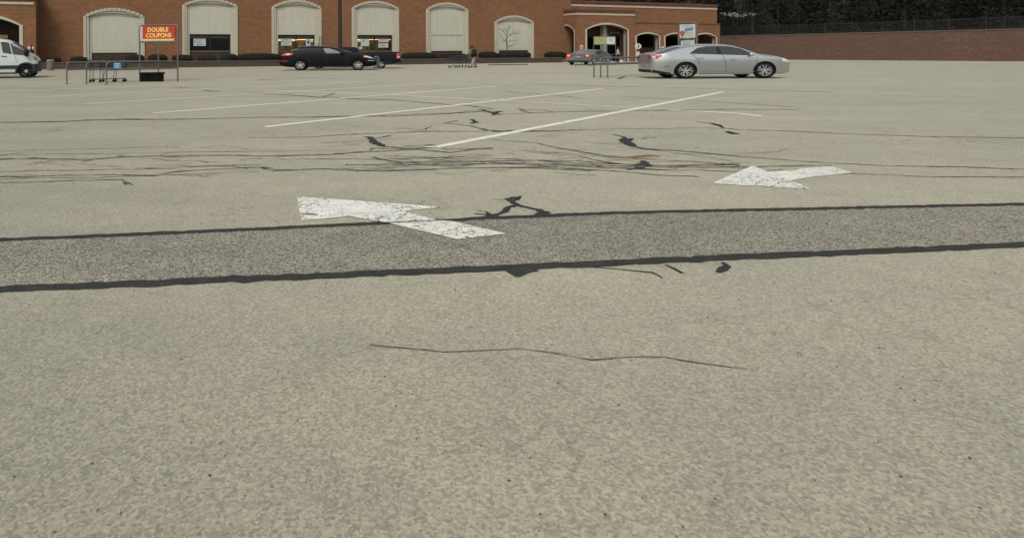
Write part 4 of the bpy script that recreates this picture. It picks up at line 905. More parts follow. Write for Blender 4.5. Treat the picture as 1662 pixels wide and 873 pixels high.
# ================================================================ people
SKIN = mat('skin', (.20, .10, .065), rough=.6); VESTB = mat('dark_green_jacket', (.006, .018, .010), (.004, .010, .007), rough=.8, scale=8); REFL = mat('reflective_stripe', (.40, .52, .30), rough=.5)
TROU = mat('grey_trousers', (.30, .275, .24), (.25, .23, .20), rough=.9, scale=8); CAPM = mat('dark_brown_cap', (.045, .022, .018), rough=.9); SHOE = mat('black_shoe', (.012, .011, .01), rough=.6)
def skinned(name, chains, m, parent, sub=2):
    """chains: list of lists of (pos, radius); the first point of the first chain is the root; points that coincide are joined"""
    vs, es, rs = [], [], []
    def idx(p, r):
        for i, q in enumerate(vs):
            if (Vector(q) - Vector(p)).length < 1e-4: return i
        vs.append(tuple(p)); rs.append(r); return len(vs) - 1
    for ch in chains:
        last = None
        for p, r in ch:
            k = idx(p, r)
            if last is not None and k != last: es.append((last, k))
            last = k
    me = bpy.data.meshes.new(name); me.from_pydata(vs, es, []); o = bpy.data.objects.new(name, me); C.objects.link(o)
    mo = o.modifiers.new('s', 'SKIN'); mo.use_smooth_shade = True
    if not me.skin_vertices: me.attributes
    bpy.context.view_layer.objects.active = o
    if not me.skin_vertices: bpy.ops.mesh.customdata_skin_add()
    for i, sv_ in enumerate(me.skin_vertices[0].data): sv_.radius = rs[i] if isinstance(rs[i], tuple) else (rs[i], rs[i]); sv_.use_root = (i == 0)
    o.modifiers.new('d', 'SUBSURF').levels = sub; bpy.context.view_layer.update()
    nm = bpy.data.meshes.new_from_object(o.evaluated_get(bpy.context.evaluated_depsgraph_get())); bpy.data.objects.remove(o)
    nm.materials.clear(); nm.materials.append(m); r = bpy.data.objects.new(name, nm); C.objects.link(r); r.parent = parent
    return r
def person(loc, rz, sx, label, j, mats, stripes=True, cap=True, fat=1.):
    """person faces local -x; sx widens the padded clothes"""
    e_parent = None
    pel, wst, chs, nck, hd = j['pel'], j['wst'], j['chs'], j['nck'], j['hd']
    legs, arms = j['legs'], j['arms']
    body = [[(pel, .10), (wst, .10), (chs, .11), (nck, .05), (hd, .085), ((hd[0] - .005, hd[1], hd[2] + .07), .07)]]
    for l in legs: body.append([(pel, .10), (l[0], .075), (l[1], .055), (l[2], .042), (l[3], .035)])
    for a in arms:
        body.append([(chs, .11), (a[0], .05), (a[1], .038), (a[2], .028), (a[3], .032)])
        for k in range(4): # fingers curled round the handle
            o_ = (k - 1.5) * .018; h = a[3]; body.append([(a[3], .03), ((h[0] - .05, h[1] + o_, h[2] + .012), .009), ((h[0] - .075, h[1] + o_ * 1.1, h[2] - .012 - .003 * k), .008), ((h[0] - .06, h[1] + o_ * 1.1, h[2] - .035), .007)])
        body.append([(a[3], .03), ((a[3][0] - .02, a[3][1] - .035, a[3][2] - .01), .010), ((a[3][0] - .045, a[3][1] - .03, a[3][2] - .03), .009)])
    e = skinned('person', body, SKIN, None, 1); e.location = loc; e.rotation_euler.z = rz; tag(e, label, 'person')
    # face: nose, eyes, ears, mouth joined to the head surface as part of the body
    bm = bmesh.new(); bm.from_mesh(e.data)
    def blob(c_, r_):
        ret = bmesh.ops.create_icosphere(bm, subdivisions=1, radius=1)
        for v in ret['verts']: v.co = Vector((c_[0] + v.co.x * r_[0], c_[1] + v.co.y * r_[1], c_[2] + v.co.z * r_[2]))
    hx, hy, hz_ = hd
    blob((hx - .095, hy, hz_ + .0), (.022, .014, .022)); blob((hx - .08, hy, hz_ - .05), (.012, .026, .008))
    for s in (-1, 1): blob((hx - .078, hy + s * .032, hz_ + .025), (.012, .014, .010)); blob((hx + .005, hy + s * .088, hz_), (.02, .01, .032))
    bm.to_mesh(e.data); bm.free()
    skinned('trousers', [[(pel, (.15, .125)), ((pel[0], pel[1], pel[2] + .1), .14)]] + [[(pel, .15), (l[0], .105), (l[1], .088), (l[2], .085)] for l in legs], mats['trousers'], e, 2)
    up = [[(wst, (.155 * sx * fat, .14 * fat)), (chs, (.17 * sx * fat, .15 * fat)), ((nck[0], nck[1], nck[2] - .04), .07)], [(wst, .15 * fat), ((pel[0], pel[1], pel[2] - .02), (.165 * sx * fat, .15 * fat))]]
    for a in arms: up.append([(chs, .16), (a[0], .078 * fat), (a[1], .062 * fat), (a[2], .05)])
    skinned('jacket', up, mats['jacket'], e, 2)
    for l in legs:
        mb = MB(); f = l[3]; mb.ball((f[0] - .05, f[1], .045), (.15, .052, .045), 12); mb.build('shoe', SHOE, e, smooth=True)
    mb = MB(); mb.ball((hx + .005, hy, hz_ + .055), (.105, .095, .085), 12)
    if cap: mb.box((hx - .12, hy, hz_ + .06), (.12, .13, .015))
    mb.build('cap' if cap else 'hair', CAPM, e, smooth=True)
    if stripes:
        mb = MB()
        for s in (-1, 1):
            mb.tube([(chs[0] - .10, s * .09, chs[2] + .10), (chs[0] - .175 * sx, s * .085, chs[2] - .02), (wst[0] - .165 * sx, s * .08, wst[2] - .0)], .013, 6)
        mb.tube([(chs[0] + .05, -.10, chs[2] + .12), (chs[0] + .06, -.175, chs[2] - .02), (wst[0] + .05, -.165, wst[2])], .018, 6)
        mb.box((wst[0] - .02, -.165, wst[2] - .02), (.15, .03, .09)); mb.build('reflective_stripes', REFL, e)
    return e
pb = G(769, 109.9)
jj = dict(pel=(0, 0, .90), wst=(-.015, 0, 1.06), chs=(-.03, 0, 1.32), nck=(-.05, 0, 1.50), hd=(-.10, 0, 1.60),
          legs=[[(0, -.09, .84), (-.09, -.10, .48), (-.18, -.10, .12), (-.2, -.10, .06)], [(.0, .09, .84), (.08, .10, .50), (.21, .10, .14), (.2, .10, .07)]],
          arms=[[(-.03, -.20, 1.40), (-.07, -.27, 1.14), (-.30, -.22, 1.02), (-.40, -.18, 1.02)], [(-.03, .20, 1.40), (-.08, .27, 1.14), (-.30, .22, 1.02), (-.40, .18, 1.02)]])
person((pb.x, pb.y, 0), R(18), 1.15, 'man in a dark green reflective vest and grey trousers pushing shopping carts', jj, dict(trousers=TROU, jacket=VESTB), fat=1.22).scale = (1.42, 1.4, 1.03)
hd_ = math.pi + R(18); ux = Vector((math.cos(hd_), math.sin(hd_), 0))
p0 = Vector((pb.x, pb.y, 0)) + ux * .5
cc = copy_tree(ca); cc.location = p0; cc.rotation_euler.z = hd_; cc['label'] = 'shopping cart held by its handle by the man in the green vest'; cc['group'] = 'carts pushed past the planter'
cc = copy_tree(ca); cc.location = p0 + ux * .55; cc.rotation_euler.z = hd_; cc['label'] = 'leading shopping cart nested ahead of the pushed one'; cc['group'] = 'carts pushed past the planter'
# second person, at the entrance porch
pb = G(1003, 103.2)
JK = mat('white_top', (.40, .41, .42), rough=.9)
j2 = dict(pel=(0, 0, .88), wst=(0, 0, 1.05), chs=(0, 0, 1.28), nck=(0, 0, 1.45), hd=(-.02, 0, 1.56), legs=[[(0, -.09, .82), (.02, -.1, .46), (.0, -.1, .12), (0, -.1, .06)], [(0, .09, .82), (.05, .1, .47), (.1, .1, .12), (.1, .1, .06)]],
          arms=[[(0, -.2, 1.36), (-.02, -.26, 1.1), (-.14, -.24, .92), (-.2, -.22, .86)], [(0, .2, 1.36), (.03, .26, 1.1), (.1, .26, .86), (.12, .26, .78)]])
person((pb.x, pb.y, 0), R(150), 1.0, 'shopper in a white top and dark trousers standing at the entrance arch', j2, dict(trousers=mat('black_trousers', (.015, .015, .018), rough=.9), jacket=JK), stripes=False, cap=False)
q = P(1007.5, 97, pb.y); e = empty('shopping_bag', (q.x, q.y - .1, 0)); tag(e, 'white plastic shopping bag on the ground beside the shopper at the entrance', 'bag')
BAG = mat('white_plastic_bag', (.55, .56, .56), rough=.5)
mb = MB(); mb.slab([(-.16, -.1), (.16, -.1), (.19, 0), (.15, .1), (-.15, .1), (-.19, 0)], 0, .34); mb.build('sack', BAG, e, smooth=True)
mb = MB(); 
for s in (-1, 1): mb.tube([(-.1, s * .05, .33), (-.06, s * .03, .5), (.06, s * .03, .5), (.1, s * .05, .33)], .012, 5)
mb.build('handles', BAG, e)

# ================================================================ vehicles
def interp(tab, x):
    if x <= tab[0][0]: return tab[0][1]
    for (a, b), (c, d) in zip(tab[:-1], tab[1:]):
        if x <= c: return b + (d - b) * (x - a) / (c - a)
    return tab[-1][1]
def smooth_tab(tab, n=3):
    for _ in range(n):
        new = [tab[0]]
        for (a, b), (c, d) in zip(tab[:-1], tab[1:]): new += [(a * .75 + c * .25, b * .75 + d * .25), (a * .25 + c * .75, b * .25 + d * .75)]
        new.append(tab[-1]); tab = new
    return tab
class Car:
    def __init__(s, name, label, cat, loc, rz, top, bot, W, belt, paint, wheels, wr, sxw=1.15, rtop=.13, tw=.78, end=(.8, .8, .4, .5), rw=None, group=None, spokes=5, lower=.93, rim=None, crease=None):
        s.e = empty(name, loc, rz); tag(s.e, label, cat, group)
        s.top = smooth_tab(top, 2); s.bot = bot; s.W = W; s.belt = belt; s.rt = rtop; s.tw = tw; s.L = top[-1][0]; s.zmax = max(z for _, z in top); s.end = end; s.lower = lower; s.crease = crease
        xs = sorted(set([round(x, 3) for x, _ in s.top] + [round(s.L * i / 60, 3) for i in range(61)]))
        x2 = [xs[0]]
        for x in xs[1:]:
            if x - x2[-1] > .012: x2.append(x)
        x2[-1] = s.L
        mb = MB(); K = 14; Q = 9; ringn = None
        for x in x2:
            zt = interp(s.top, x); zb = interp(s.bot, x); z1 = zt - s.rt
            half = [(s.hw(x, zb + (z1 - zb) * k / K), zb + (z1 - zb) * k / K) for k in range(K + 1)]
            for k in range(1, Q):
                an = math.pi / 2 * k / Q; z = z1 + s.rt * math.sin(an) ** (2 / 2.5); half.append((s.hw(x, z), z))
            pts = half + [(0, zt)] + [(-y, z) for y, z in half[::-1]]
            ringn = len(pts); mb.v += [(x, y, z) for y, z in pts]
        for i in range(len(x2) - 1):
            for k in range(ringn): a = i * ringn + k; b = i * ringn + (k + 1) % ringn; mb.f.append((a, b, b + ringn, a + ringn)); mb.mi.append(0)
        mb.f.append(tuple(range(ringn))[::-1]); mb.mi.append(0); mb.f.append(tuple(range((len(x2) - 1) * ringn, len(x2) * ringn))); mb.mi.append(0)
        o = mb.build('body', paint, s.e, weld=False)
        o.data.materials.append(BLACKP)
        # wheel wells
        cut = MB()
        for wx in wheels:
            for sd_ in (-1, 1):
                n = 36; rr = rw or wr * 1.14; y0 = sd_ * (W - .38); y1 = sd_ * (W + .3); vs = []
                for yy in (y0, y1): vs += [(wx + rr * sxw * math.cos(2 * math.pi * k / n), yy, wr + rr * math.sin(2 * math.pi * k / n)) for k in range(n)]
                cut.add(vs, [tuple(range(n)), tuple(range(2 * n - 1, n - 1, -1))] + [(k, k + n, (k + 1) % n + n, (k + 1) % n) for k in range(n)])
        co = cut.build('cut', BLACKP, s.e); bo = o.modifiers.new('b', 'BOOLEAN'); bo.object = co; bo.operation = 'DIFFERENCE'; bo.solver = 'EXACT'
        try: bo.material_mode = 'TRANSFER'
        except Exception: pass
        bpy.context.view_layer.update()
        nm = bpy.data.meshes.new_from_object(o.evaluated_get(bpy.context.evaluated_depsgraph_get()))
        if len(nm.polygons) > 200: o.modifiers.clear(); o.data = nm
        else: print('BOOLEAN FAILED', name); o.modifiers.clear()
        bpy.data.objects.remove(co); me = o.data
        me.polygons.foreach_set('use_smooth', [True] * len(me.polygons)); me.set_sharp_from_angle(angle=R(32)); s.body = o
        # wheels
        for wx in wheels:
            for sd_ in (-1, 1):
                mb = MB(); ww = .11; pr = [(wr * .66, -ww * .8), (wr * .72, -ww), (wr * .93, -ww), (wr, -ww * .75), (wr, ww * .75), (wr * .93, ww), (wr * .72, ww), (wr * .66, ww * .8)]
                mb.lathe(pr + [pr[0]], axis='Y', n=36, sx=sxw)
                wo = mb.build('wheel', RUBBER, s.e, loc=(wx, sd_ * (W - .12), wr), smooth=True)
                mb = MB(); f = sd_
                mb.lathe([(wr * .73, f * .095), (wr * .69, f * .112), (wr * .65, f * .06), (wr * .64, -f * .08)], axis='Y', n=36, sx=sxw)
                mb.lathe([(0, f * .09), (wr * .11, f * .088), (wr * .13, f * .06), (0, f * .05)], axis='Y', n=16, sx=sxw)
                for k in range(spokes):
                    for da in ((-.14, .14) if spokes == 5 else (0,)):
                        an = 2 * math.pi * k / spokes + .3; an2 = an + da * 1.9
                        a = Vector((math.cos(an + da * .3) * wr * .09 * sxw, f * .075, math.sin(an + da * .3) * wr * .09)); b = Vector((math.cos(an2) * wr * .69 * sxw, f * .085, math.sin(an2) * wr * .69))
                        t = (b - a).normalized(); nn = Vector((-t.z, 0, t.x)) * wr * (.055 if spokes == 5 else .10)
                        mb.add([a - nn, a + nn, b + nn * 1.1, b - nn * 1.1] + [v + Vector((0, -f * .03, 0)) for v in (a - nn, a + nn, b + nn, b - nn)], [(0, 1, 2, 3), (4, 5, 6, 7), (0, 1, 5, 4), (1, 2, 6, 5), (2, 3, 7, 6), (3, 0, 4, 7)])
                mb.build('rim', rim or ALLOY, wo, smooth=True)
                if rim: mb = MB(); mb.lathe([(0, f * .1), (wr * .2, f * .098), (wr * .24, f * .07), (0, f * .06)], axis='Y', n=16, sx=sxw); mb.build('hub', ALLOY, wo)
                mb = MB(); mb.lathe([(0, f * .0), (wr * .57, f * .0), (wr * .57, f * .02), (0, f * .02)], axis='Y', n=24, sx=sxw); mb.build('brake_disc', BLACKP, wo)
    def plan(s, x):
        a, b, ra, rb = s.end; f = 1
        if x < ra: f = a + (1 - a) * math.sqrt(max(0, 1 - ((ra - x) / ra) ** 2))
        if x > s.L - rb: f = min(f, b + (1 - b) * math.sqrt(max(0, 1 - ((x - s.L + rb) / rb) ** 2)))
        return s.W * f
    def hw(s, x, z):
        zt = interp(s.top, x); z1 = zt - s.rt; belt = s.belt
        if z < (s.crease or .5): f = s.lower + (1 - s.lower) * math.sin(min(1, max(0, (z - .15) / ((s.crease or .5) - .15))) * math.pi / 2)
        elif z < belt: t = max(0, (z - (s.crease or .5)) / (belt - (s.crease or .5))); f = 1 - .012 * t - .05 * t ** 3 if s.crease is None or z > s.crease else 1
        else: f = .938 - (.938 - s.tw) * ((z - belt) / max(.1, s.zmax - belt)) ** 1.15
        y = s.plan(x) * f
        if z > z1: q = min(1, (z - z1) / s.rt); y *= (1 - q ** 2.5) ** (1 / 2.5)
        return y
    def side(s, lo, up, m, name, off=.008, sides=(-1, 1), nu=14, nv=6, parent=None):
        def rs(pl, n):
            L = [0]
            for a, b in zip(pl[:-1], pl[1:]): L.append(L[-1] + math.hypot(b[0] - a[0], b[1] - a[1]))
            out = []
            for i in range(n + 1):
                t = L[-1] * i / n
                for k in range(len(pl) - 1):
                    if t <= L[k + 1] + 1e-9: u = (t - L[k]) / max(1e-9, L[k + 1] - L[k]); out.append((pl[k][0] + (pl[k + 1][0] - pl[k][0]) * u, pl[k][1] + (pl[k + 1][1] - pl[k][1]) * u)); break
                else: out.append(pl[-1])
            return out
        A = rs(lo, nu); Bp = rs(up, nu); r = []
        for sd_ in sides:
            mb = MB(); vs = []
            for (a, b) in zip(A, Bp):
                for k in range(nv + 1):
                    t = k / nv; x = a[0] + (b[0] - a[0]) * t; z = a[1] + (b[1] - a[1]) * t; z = min(z, interp(s.top, x) - .004); vs.append((x, sd_ * (s.hw(x, z) + off), z))
            fs = [(i * (nv + 1) + k, (i + 1) * (nv + 1) + k, (i + 1) * (nv + 1) + k + 1, i * (nv + 1) + k + 1) for i in range(nu) for k in range(nv)]
            if sd_ < 0: pass
            mb.add(vs, fs); o = mb.build(name, m, parent or s.e, smooth=True, recalc=False); r.append(o)
        return r
    def seam(s, pts, sides=(-1, 1), w=.018):
        for sd_ in sides:
            mb = MB()
            for a, b in zip(pts[:-1], pts[1:]):
                n = 6; d = Vector((b[0] - a[0], b[1] - a[1])).normalized(); nx, nz = -d.y * w / 2, d.x * w / 2
                for k in range(n):
                    p = [a[i] + (b[i] - a[i]) * k / n for i in (0, 1)]; q = [a[i] + (b[i] - a[i]) * (k + 1) / n for i in (0, 1)]
                    vs = []
                    for (x, z) in ((p[0] - nx, p[1] - nz), (p[0] + nx, p[1] + nz), (q[0] + nx, q[1] + nz), (q[0] - nx, q[1] - nz)): vs.append((x, sd_ * (s.hw(x, z) + .004), z))
                    mb.add(vs, [(0, 1, 2, 3)])
            mb.build('door_seam', CHAR, s.e, recalc=False)
    def topz(s, x, y):
        zt = interp(s.top, x); w = s.hw(x, zt - s.rt); q = min(.999, abs(y) / w); return zt - s.rt + s.rt * (1 - q ** 2.5) ** (1 / 2.5)
    def toppatch(s, x0, x1, f0, f1, m, name, off=.008):
        mb = MB(); vs = []; nu, nv = 10, 16
        for i in range(nu + 1):
            x = x0 + (x1 - x0) * i / nu; f = f0 + (f1 - f0) * i / nu; w = s.hw(x, interp(s.top, x) - s.rt) * f
            for k in range(nv + 1): y = -w + 2 * w * k / nv; vs.append((x, y, s.topz(x, y) + off))
        mb.add(vs, [(i * (nv + 1) + k, (i + 1) * (nv + 1) + k, (i + 1) * (nv + 1) + k + 1, i * (nv + 1) + k + 1) for i in range(nu) for k in range(nv)])
        return mb.build(name, m, s.e, smooth=True, recalc=False)
    def endface(s, which, y0, y1, z0, z1, m, name, t=.02, sides=(1,), parent=None):
        for sd_ in sides:
            mb = MB(); vs = []; n = 6
            for k in range(n + 1):
                y = sd_ * (y0 + (y1 - y0) * k / n)
                for z in (z0, z1):
                    x = (-t if which == 'rear' else s.L + t); vs.append((x, y, z))
            mb.add(vs, [(2 * k, 2 * k + 2, 2 * k + 3, 2 * k + 1) for k in range(n)])
            for v in list(vs): pass
            o = len(mb.v); back = [(0.0 if which == 'rear' else s.L, v[1], v[2]) for v in vs]; mb.v += back; 
            nn = len(vs)
            for k in range(n): mb.f += [(2 * k, 2 * k + 2, nn + 2 * k + 2, nn + 2 * k), (2 * k + 1, 2 * k + 3, nn + 2 * k + 3, nn + 2 * k + 1)]; mb.mi += [0, 0]
            mb.f += [(0, 1, nn + 1, nn), (2 * n, 2 * n + 1, nn + 2 * n + 1, nn + 2 * n)]; mb.mi += [0, 0]
            mb.build(name, m, parent or s.e)
    def handle(s, x, z, m=None, w=.2):
        for sd_ in (-1, 1):
            mb = MB(); y = s.hw(x, z); mb.box((x, sd_ * (y + .02), z), (w, .03, .035)); mb.build('door_handle', m or s.body.data.materials[0], s.e)
    def mirror(s, x, z, m, sz=(.16, .2, .14)):
        for sd_ in (-1, 1):
            mb = MB(); y = s.hw(x, z); mb.ball((x, sd_ * (y + sz[1] * .6), z + .02), (sz[0] * .6, sz[1] * .55, sz[2] * .55), 12); mb.box((x, sd_ * (y + .02), z - .01), (.06, .12, .05)); mb.build('side_mirror', m, s.e, smooth=True)

# --- silver white sedan, right foreground (drives to the right)
Ysd = G(1113, 128.6).y; k = FPX / Ysd
def sx_(px): return (px - 1061) / k
def sz_(py): return (128.6 - py) / k
Wd = .98
loc = Vector(((1061 - 600) / FPX * Ysd, Ysd + Wd, 0))
top = [(0, sz_(88.5)), (.12, sz_(86.2)), (sx_(1072), sz_(85.6)), (sx_(1086), sz_(82.2)), (sx_(1110), sz_(75.2)), (sx_(1126), sz_(72.6)), (sx_(1155), sz_(71.2)), (sx_(1185), sz_(72)), (sx_(1203), sz_(74.5)), (sx_(1232), sz_(86.3)), (sx_(1240), sz_(88)), (sx_(1265), sz_(91)), (sx_(1281), sz_(95.5)), (sx_(1288), sz_(102))]
bot = [(0, sz_(116)), (.25, sz_(119)), (sx_(1085), sz_(121.3)), (sx_(1232), sz_(121.3)), (sx_(1270), sz_(121.5)), (sx_(1288), sz_(118))]
wr = sz_(102.2) / 2
car = Car('sedan', 'silver white sedan at the right with red tail lamp and alloy wheels', 'car', loc, 0, top, bot, Wd, sz_(88.3), SILVERP, (sx_(1113.5), sx_(1242)), wr, 1.26, .12, .74, (.66, .72, .80, .75), crease=sz_(99.5), lower=.90)
car.side([(sx_(1121.5), sz_(86.6)), (sx_(1134), sz_(87.6)), (sx_(1166.3), sz_(88.9))], [(sx_(1123), sz_(85.4)), (sx_(1134), sz_(78.6)), (sx_(1149), sz_(75.9)), (sx_(1164.5), sz_(75.5))], GLASSD, 'rear_door_window')
car.side([(sx_(1172.5), sz_(89)), (sx_(1224), sz_(90))], [(sx_(1170), sz_(75.6)), (sx_(1186), sz_(76)), (sx_(1204), sz_(79.5)), (sx_(1223), sz_(88.5))], GLASSD, 'front_door_window')
car.side([(sx_(1120.3), sz_(87.6)), (sx_(1225), sz_(90.9))], [(sx_(1120.8), sz_(86.9)), (sx_(1225), sz_(90.2))], BLACKP, 'window_trim', .006)
car.side([(sx_(1166.5), sz_(89)), (sx_(1172.3), sz_(89))], [(sx_(1164.7), sz_(75.7)), (sx_(1169.8), sz_(75.8))], BLACKP, 'door_pillar', .007)
car.side([(sx_(1134), sz_(87.5)), (sx_(1135.3), sz_(87.5))], [(sx_(1133), sz_(79)), (sx_(1134), sz_(79))], BLACKP, 'window_divider', .012)
car.toppatch(sx_(1073), sx_(1109), .86, .80, GLASSD, 'rear_window'); car.toppatch(sx_(1204), sx_(1232), .80, .86, GLASSD, 'windscreen')
car.side([(.0, sz_(96)), (.25, sz_(95.6)), (sx_(1068), sz_(94.8)), (sx_(1074.5), sz_(92))], [(.0, sz_(89.8)), (.3, sz_(89.5)), (sx_(1070), sz_(89.3)), (sx_(1077), sz_(89.2))], REDL, 'tail_lamp', .014)
car.endface('rear', .42, .64, sz_(96), sz_(89.8), REDL, 'tail_lamp', .014, (-1, 1)); car.side([(.03, sz_(95.3)), (.14, sz_(95.1))], [(.03, sz_(91)), (.14, sz_(91))], WHITEL, 'reversing_lamp', .02, nu=4); car.side([(.003, sz_(113)), (.10, sz_(113))], [(.003, sz_(112)), (.10, sz_(112))], PLATE, 'reflector', .02, nu=3)
car.endface('rear', -.3, .3, sz_(109.5), sz_(104.5), PLATE, 'licence_plate', .02); car.endface('rear', -.62, .62, sz_(88), sz_(87.2), SILVERP, 'boot_lip', .03)
car.side([(0, sz_(117.5)), (.3, sz_(119.8)), (sx_(1090), sz_(121.5))], [(0, sz_(113.4)), (.3, sz_(115.5)), (sx_(1090), sz_(119))], BLACKP, 'bumper_skirt', .01); car.endface('rear', -.63, .63, sz_(118), sz_(113.6), BLACKP, 'bumper_skirt', .01)
car.side([(.5, sz_(108.2)), (.72, sz_(108.2))], [(.5, sz_(107.5)), (.72, sz_(107.5))], CHAR, 'reflector', .01, nu=3)
car.seam([(sx_(1178.8), sz_(120)), (sx_(1178.3), sz_(104)), (sx_(1173), sz_(89.5))]); car.seam([(sx_(1136.5), sz_(104)), (sx_(1128), sz_(92)), (sx_(1123), sz_(87.5))]); car.seam([(sx_(1228), sz_(119)), (sx_(1229), sz_(92))]); car.seam([(sx_(1138), sz_(120)), (sx_(1230), sz_(120))])
car.side([(sx_(1139), sz_(116.6)), (sx_(1225), sz_(117.2))], [(sx_(1139), sz_(115.4)), (sx_(1225), sz_(116))], SILVERP, 'sill_moulding', .03)
car.handle(sx_(1136.5), sz_(95), w=.3); car.handle(sx_(1189.5), sz_(97), w=.3); car.mirror(sx_(1218), sz_(90), SILVERP)
car.side([(sx_(1270), sz_(101)), (sx_(1287), sz_(103))], [(sx_(1268), sz_(95)), (sx_(1282), sz_(98))], WHITEL, 'headlamp', .01)

# --- dark wagon
Ysu = G(487, 115.1).y; k2 = FPX / Ysu
def ux_(px): return (px - 453) / k2
def uz_(py): return (115 - py) / k2
Wd = 1.0; loc = Vector(((453 - 600) / FPX * Ysu, Ysu + Wd, 0))
top = [(0, uz_(91)), (ux_(459), uz_(87)), (ux_(466.5), uz_(82)), (ux_(477), uz_(77.8)), (ux_(493), uz_(76.3)), (ux_(510), uz_(75.6)), (ux_(527), uz_(76)), (ux_(546), uz_(78.6)), (ux_(570), uz_(86)), (ux_(586), uz_(87.3)), (ux_(599), uz_(91)), (ux_(606), uz_(95)), (ux_(611.5), uz_(100))]
bot = [(0, uz_(105)), (ux_(459), uz_(108)), (ux_(475), uz_(109.6)), (ux_(590), uz_(109.6)), (ux_(604), uz_(108.5)), (ux_(611.5), uz_(106))]
car = Car('station_wagon', 'near black wagon with a lit tail lamp parked before the lit shop windows', 'car', loc, 0, top, bot, Wd, uz_(87.2), NAVYP, (ux_(487), ux_(581)), uz_(97.6) / 2, 1.2, .12, .76, (.80, .62, .5, .9))
car.side([(ux_(466), uz_(86.4)), (ux_(494), uz_(87)), (ux_(522.5), uz_(87.3))], [(ux_(471.5), uz_(82.2)), (ux_(480), uz_(79.8)), (ux_(500), uz_(78.6)), (ux_(520.5), uz_(78.6))], GLASST, 'rear_side_window')
car.side([(ux_(528.5), uz_(87.3)), (ux_(552), uz_(87.2))], [(ux_(524.8), uz_(79)), (ux_(532), uz_(79)), (ux_(540), uz_(80.6)), (ux_(551.5), uz_(85.8))], GLASSL, 'front_door_window')
car.side([(ux_(553), uz_(87.1)), (ux_(558.5), uz_(87.2))], [(ux_(552.5), uz_(85.8)), (ux_(557.5), uz_(86.9))], GLASST, 'quarter_window')
car.toppatch(ux_(546.5), ux_(569.5), .82, .86, GLASSL, 'windscreen'); car.toppatch(ux_(460), ux_(474), .7, .78, GLASST, 'tailgate_window')
car.side([(ux_(456), uz_(90.6)), (ux_(464), uz_(90.8)), (ux_(474), uz_(89.5))], [(ux_(457.5), uz_(87.2)), (ux_(464), uz_(86.7)), (ux_(476.5), uz_(86.6))], REDL, 'tail_lamp', .016)
car.side([(ux_(464), uz_(89.4)), (ux_(470), uz_(89.4))], [(ux_(464.5), uz_(87.3)), (ux_(471), uz_(87.3))], REDON, 'lit_bulb', .024)
car.side([(ux_(455), uz_(100)), (ux_(467), uz_(100))], [(ux_(455), uz_(99)), (ux_(467), uz_(99))], REDL, 'reflector', .012)
car.side([(ux_(591), uz_(93)), (ux_(599), uz_(95)), (ux_(605.5), uz_(96.2))], [(ux_(590), uz_(91.3)), (ux_(597), uz_(91.8)), (ux_(604.5), uz_(94.3))], WHITEL, 'headlamp', .014)
car.side([(ux_(590), uz_(94)), (ux_(594), uz_(94.6))], [(ux_(590), uz_(92.8)), (ux_(594), uz_(93.4))], AMBER, 'indicator', .02)
car.side([(ux_(597), uz_(99.6)), (ux_(608), uz_(100.2))], [(ux_(597), uz_(98.6)), (ux_(608), uz_(99.2))], ALLOY, 'bumper_trim', .012, nu=6, nv=2)
car.seam([(ux_(504), uz_(106)), (ux_(500), uz_(97)), (ux_(497), uz_(87.5))]); car.seam([(ux_(530), uz_(108)), (ux_(527), uz_(87.5))]); car.seam([(ux_(565), uz_(108)), (ux_(563), uz_(89))])
car.side([(ux_(500), uz_(108.6)), (ux_(566), uz_(108.6))], [(ux_(500), uz_(107.6)), (ux_(566), uz_(107.6))], CHAR, 'sill_moulding', .02)
car.handle(ux_(496), uz_(90), BLACKP, .22); car.handle(ux_(531), uz_(90.3), BLACKP, .22); car.mirror(ux_(555), uz_(87), BLACKP, (.26, .2, .17))
mb = MB()
for s_ in (-1, 1): mb.tube([(ux_(482), s_ * .70, uz_(75.9)), (ux_(500), s_ * .7, uz_(74.9)), (ux_(526), s_ * .70, uz_(75.2))], .02, 6)
mb.build('roof_rail', STEEL, car.e)

# --- pickup truck (drives to the left), seen past the wagon
Yt = G(618, 111.7).y; k3 = FPX / Yt
# local x runs from the tail (0, at the right) to the nose; the truck is turned round
def tx(px): return (649 - px) / k3
def tz(py): return (111.6 - py) / k3
Wd = 1.0; loc = Vector(((649 - 600) / FPX * Yt, Yt + Wd, 0))
top = [(0, tz(86)), (.05, tz(85.2)), (tx(640), tz(84.9)), (tx(583), tz(84.3)), (tx(581.5), tz(83.6)), (tx(580.5), tz(78)), (tx(577), tz(76.3)), (tx(556), tz(76)), (tx(545), tz(78)), (tx(530), tz(85.5)), (tx(520), tz(87.5)), (tx(500), tz(89.5)), (tx(496), tz(93))]
bot = [(0, tz(101)), (tx(635), tz(104)), (tx(530), tz(105)), (tx(496), tz(103))]
car = Car('pickup_truck', 'dark blue pickup truck with its tail to the right, behind the dark wagon', 'truck', loc, math.pi, [(x, z) for x, z in top], bot, Wd, tz(86), TRUCKP, (tx(618), tx(517)), tz(97.4) / 2, 1.15, .08, .84, (.92, .8, .2, .5), spokes=6)
car.side([(tx(578.5), tz(85)), (tx(566), tz(85))], [(tx(577.5), tz(78.3)), (tx(566), tz(77.8))], GLASST, 'rear_cab_window'); car.side([(tx(563.5), tz(85.2)), (tx(534), tz(86))], [(tx(563.5), tz(77.8)), (tx(550), tz(78.5))], GLASST, 'front_cab_window')
car.side([(.0, tz(95.5)), (tx(643.5), tz(95.5))], [(.0, tz(86.6)), (tx(644), tz(86.6))], REDL, 'tail_lamp', .016, nu=4); car.side([(.02, tz(94.5)), (tx(645.5), tz(94.5))], [(.02, tz(91.5)), (tx(645.5), tz(91.5))], WHITEL, 'reversing_lamp', .022, nu=4)
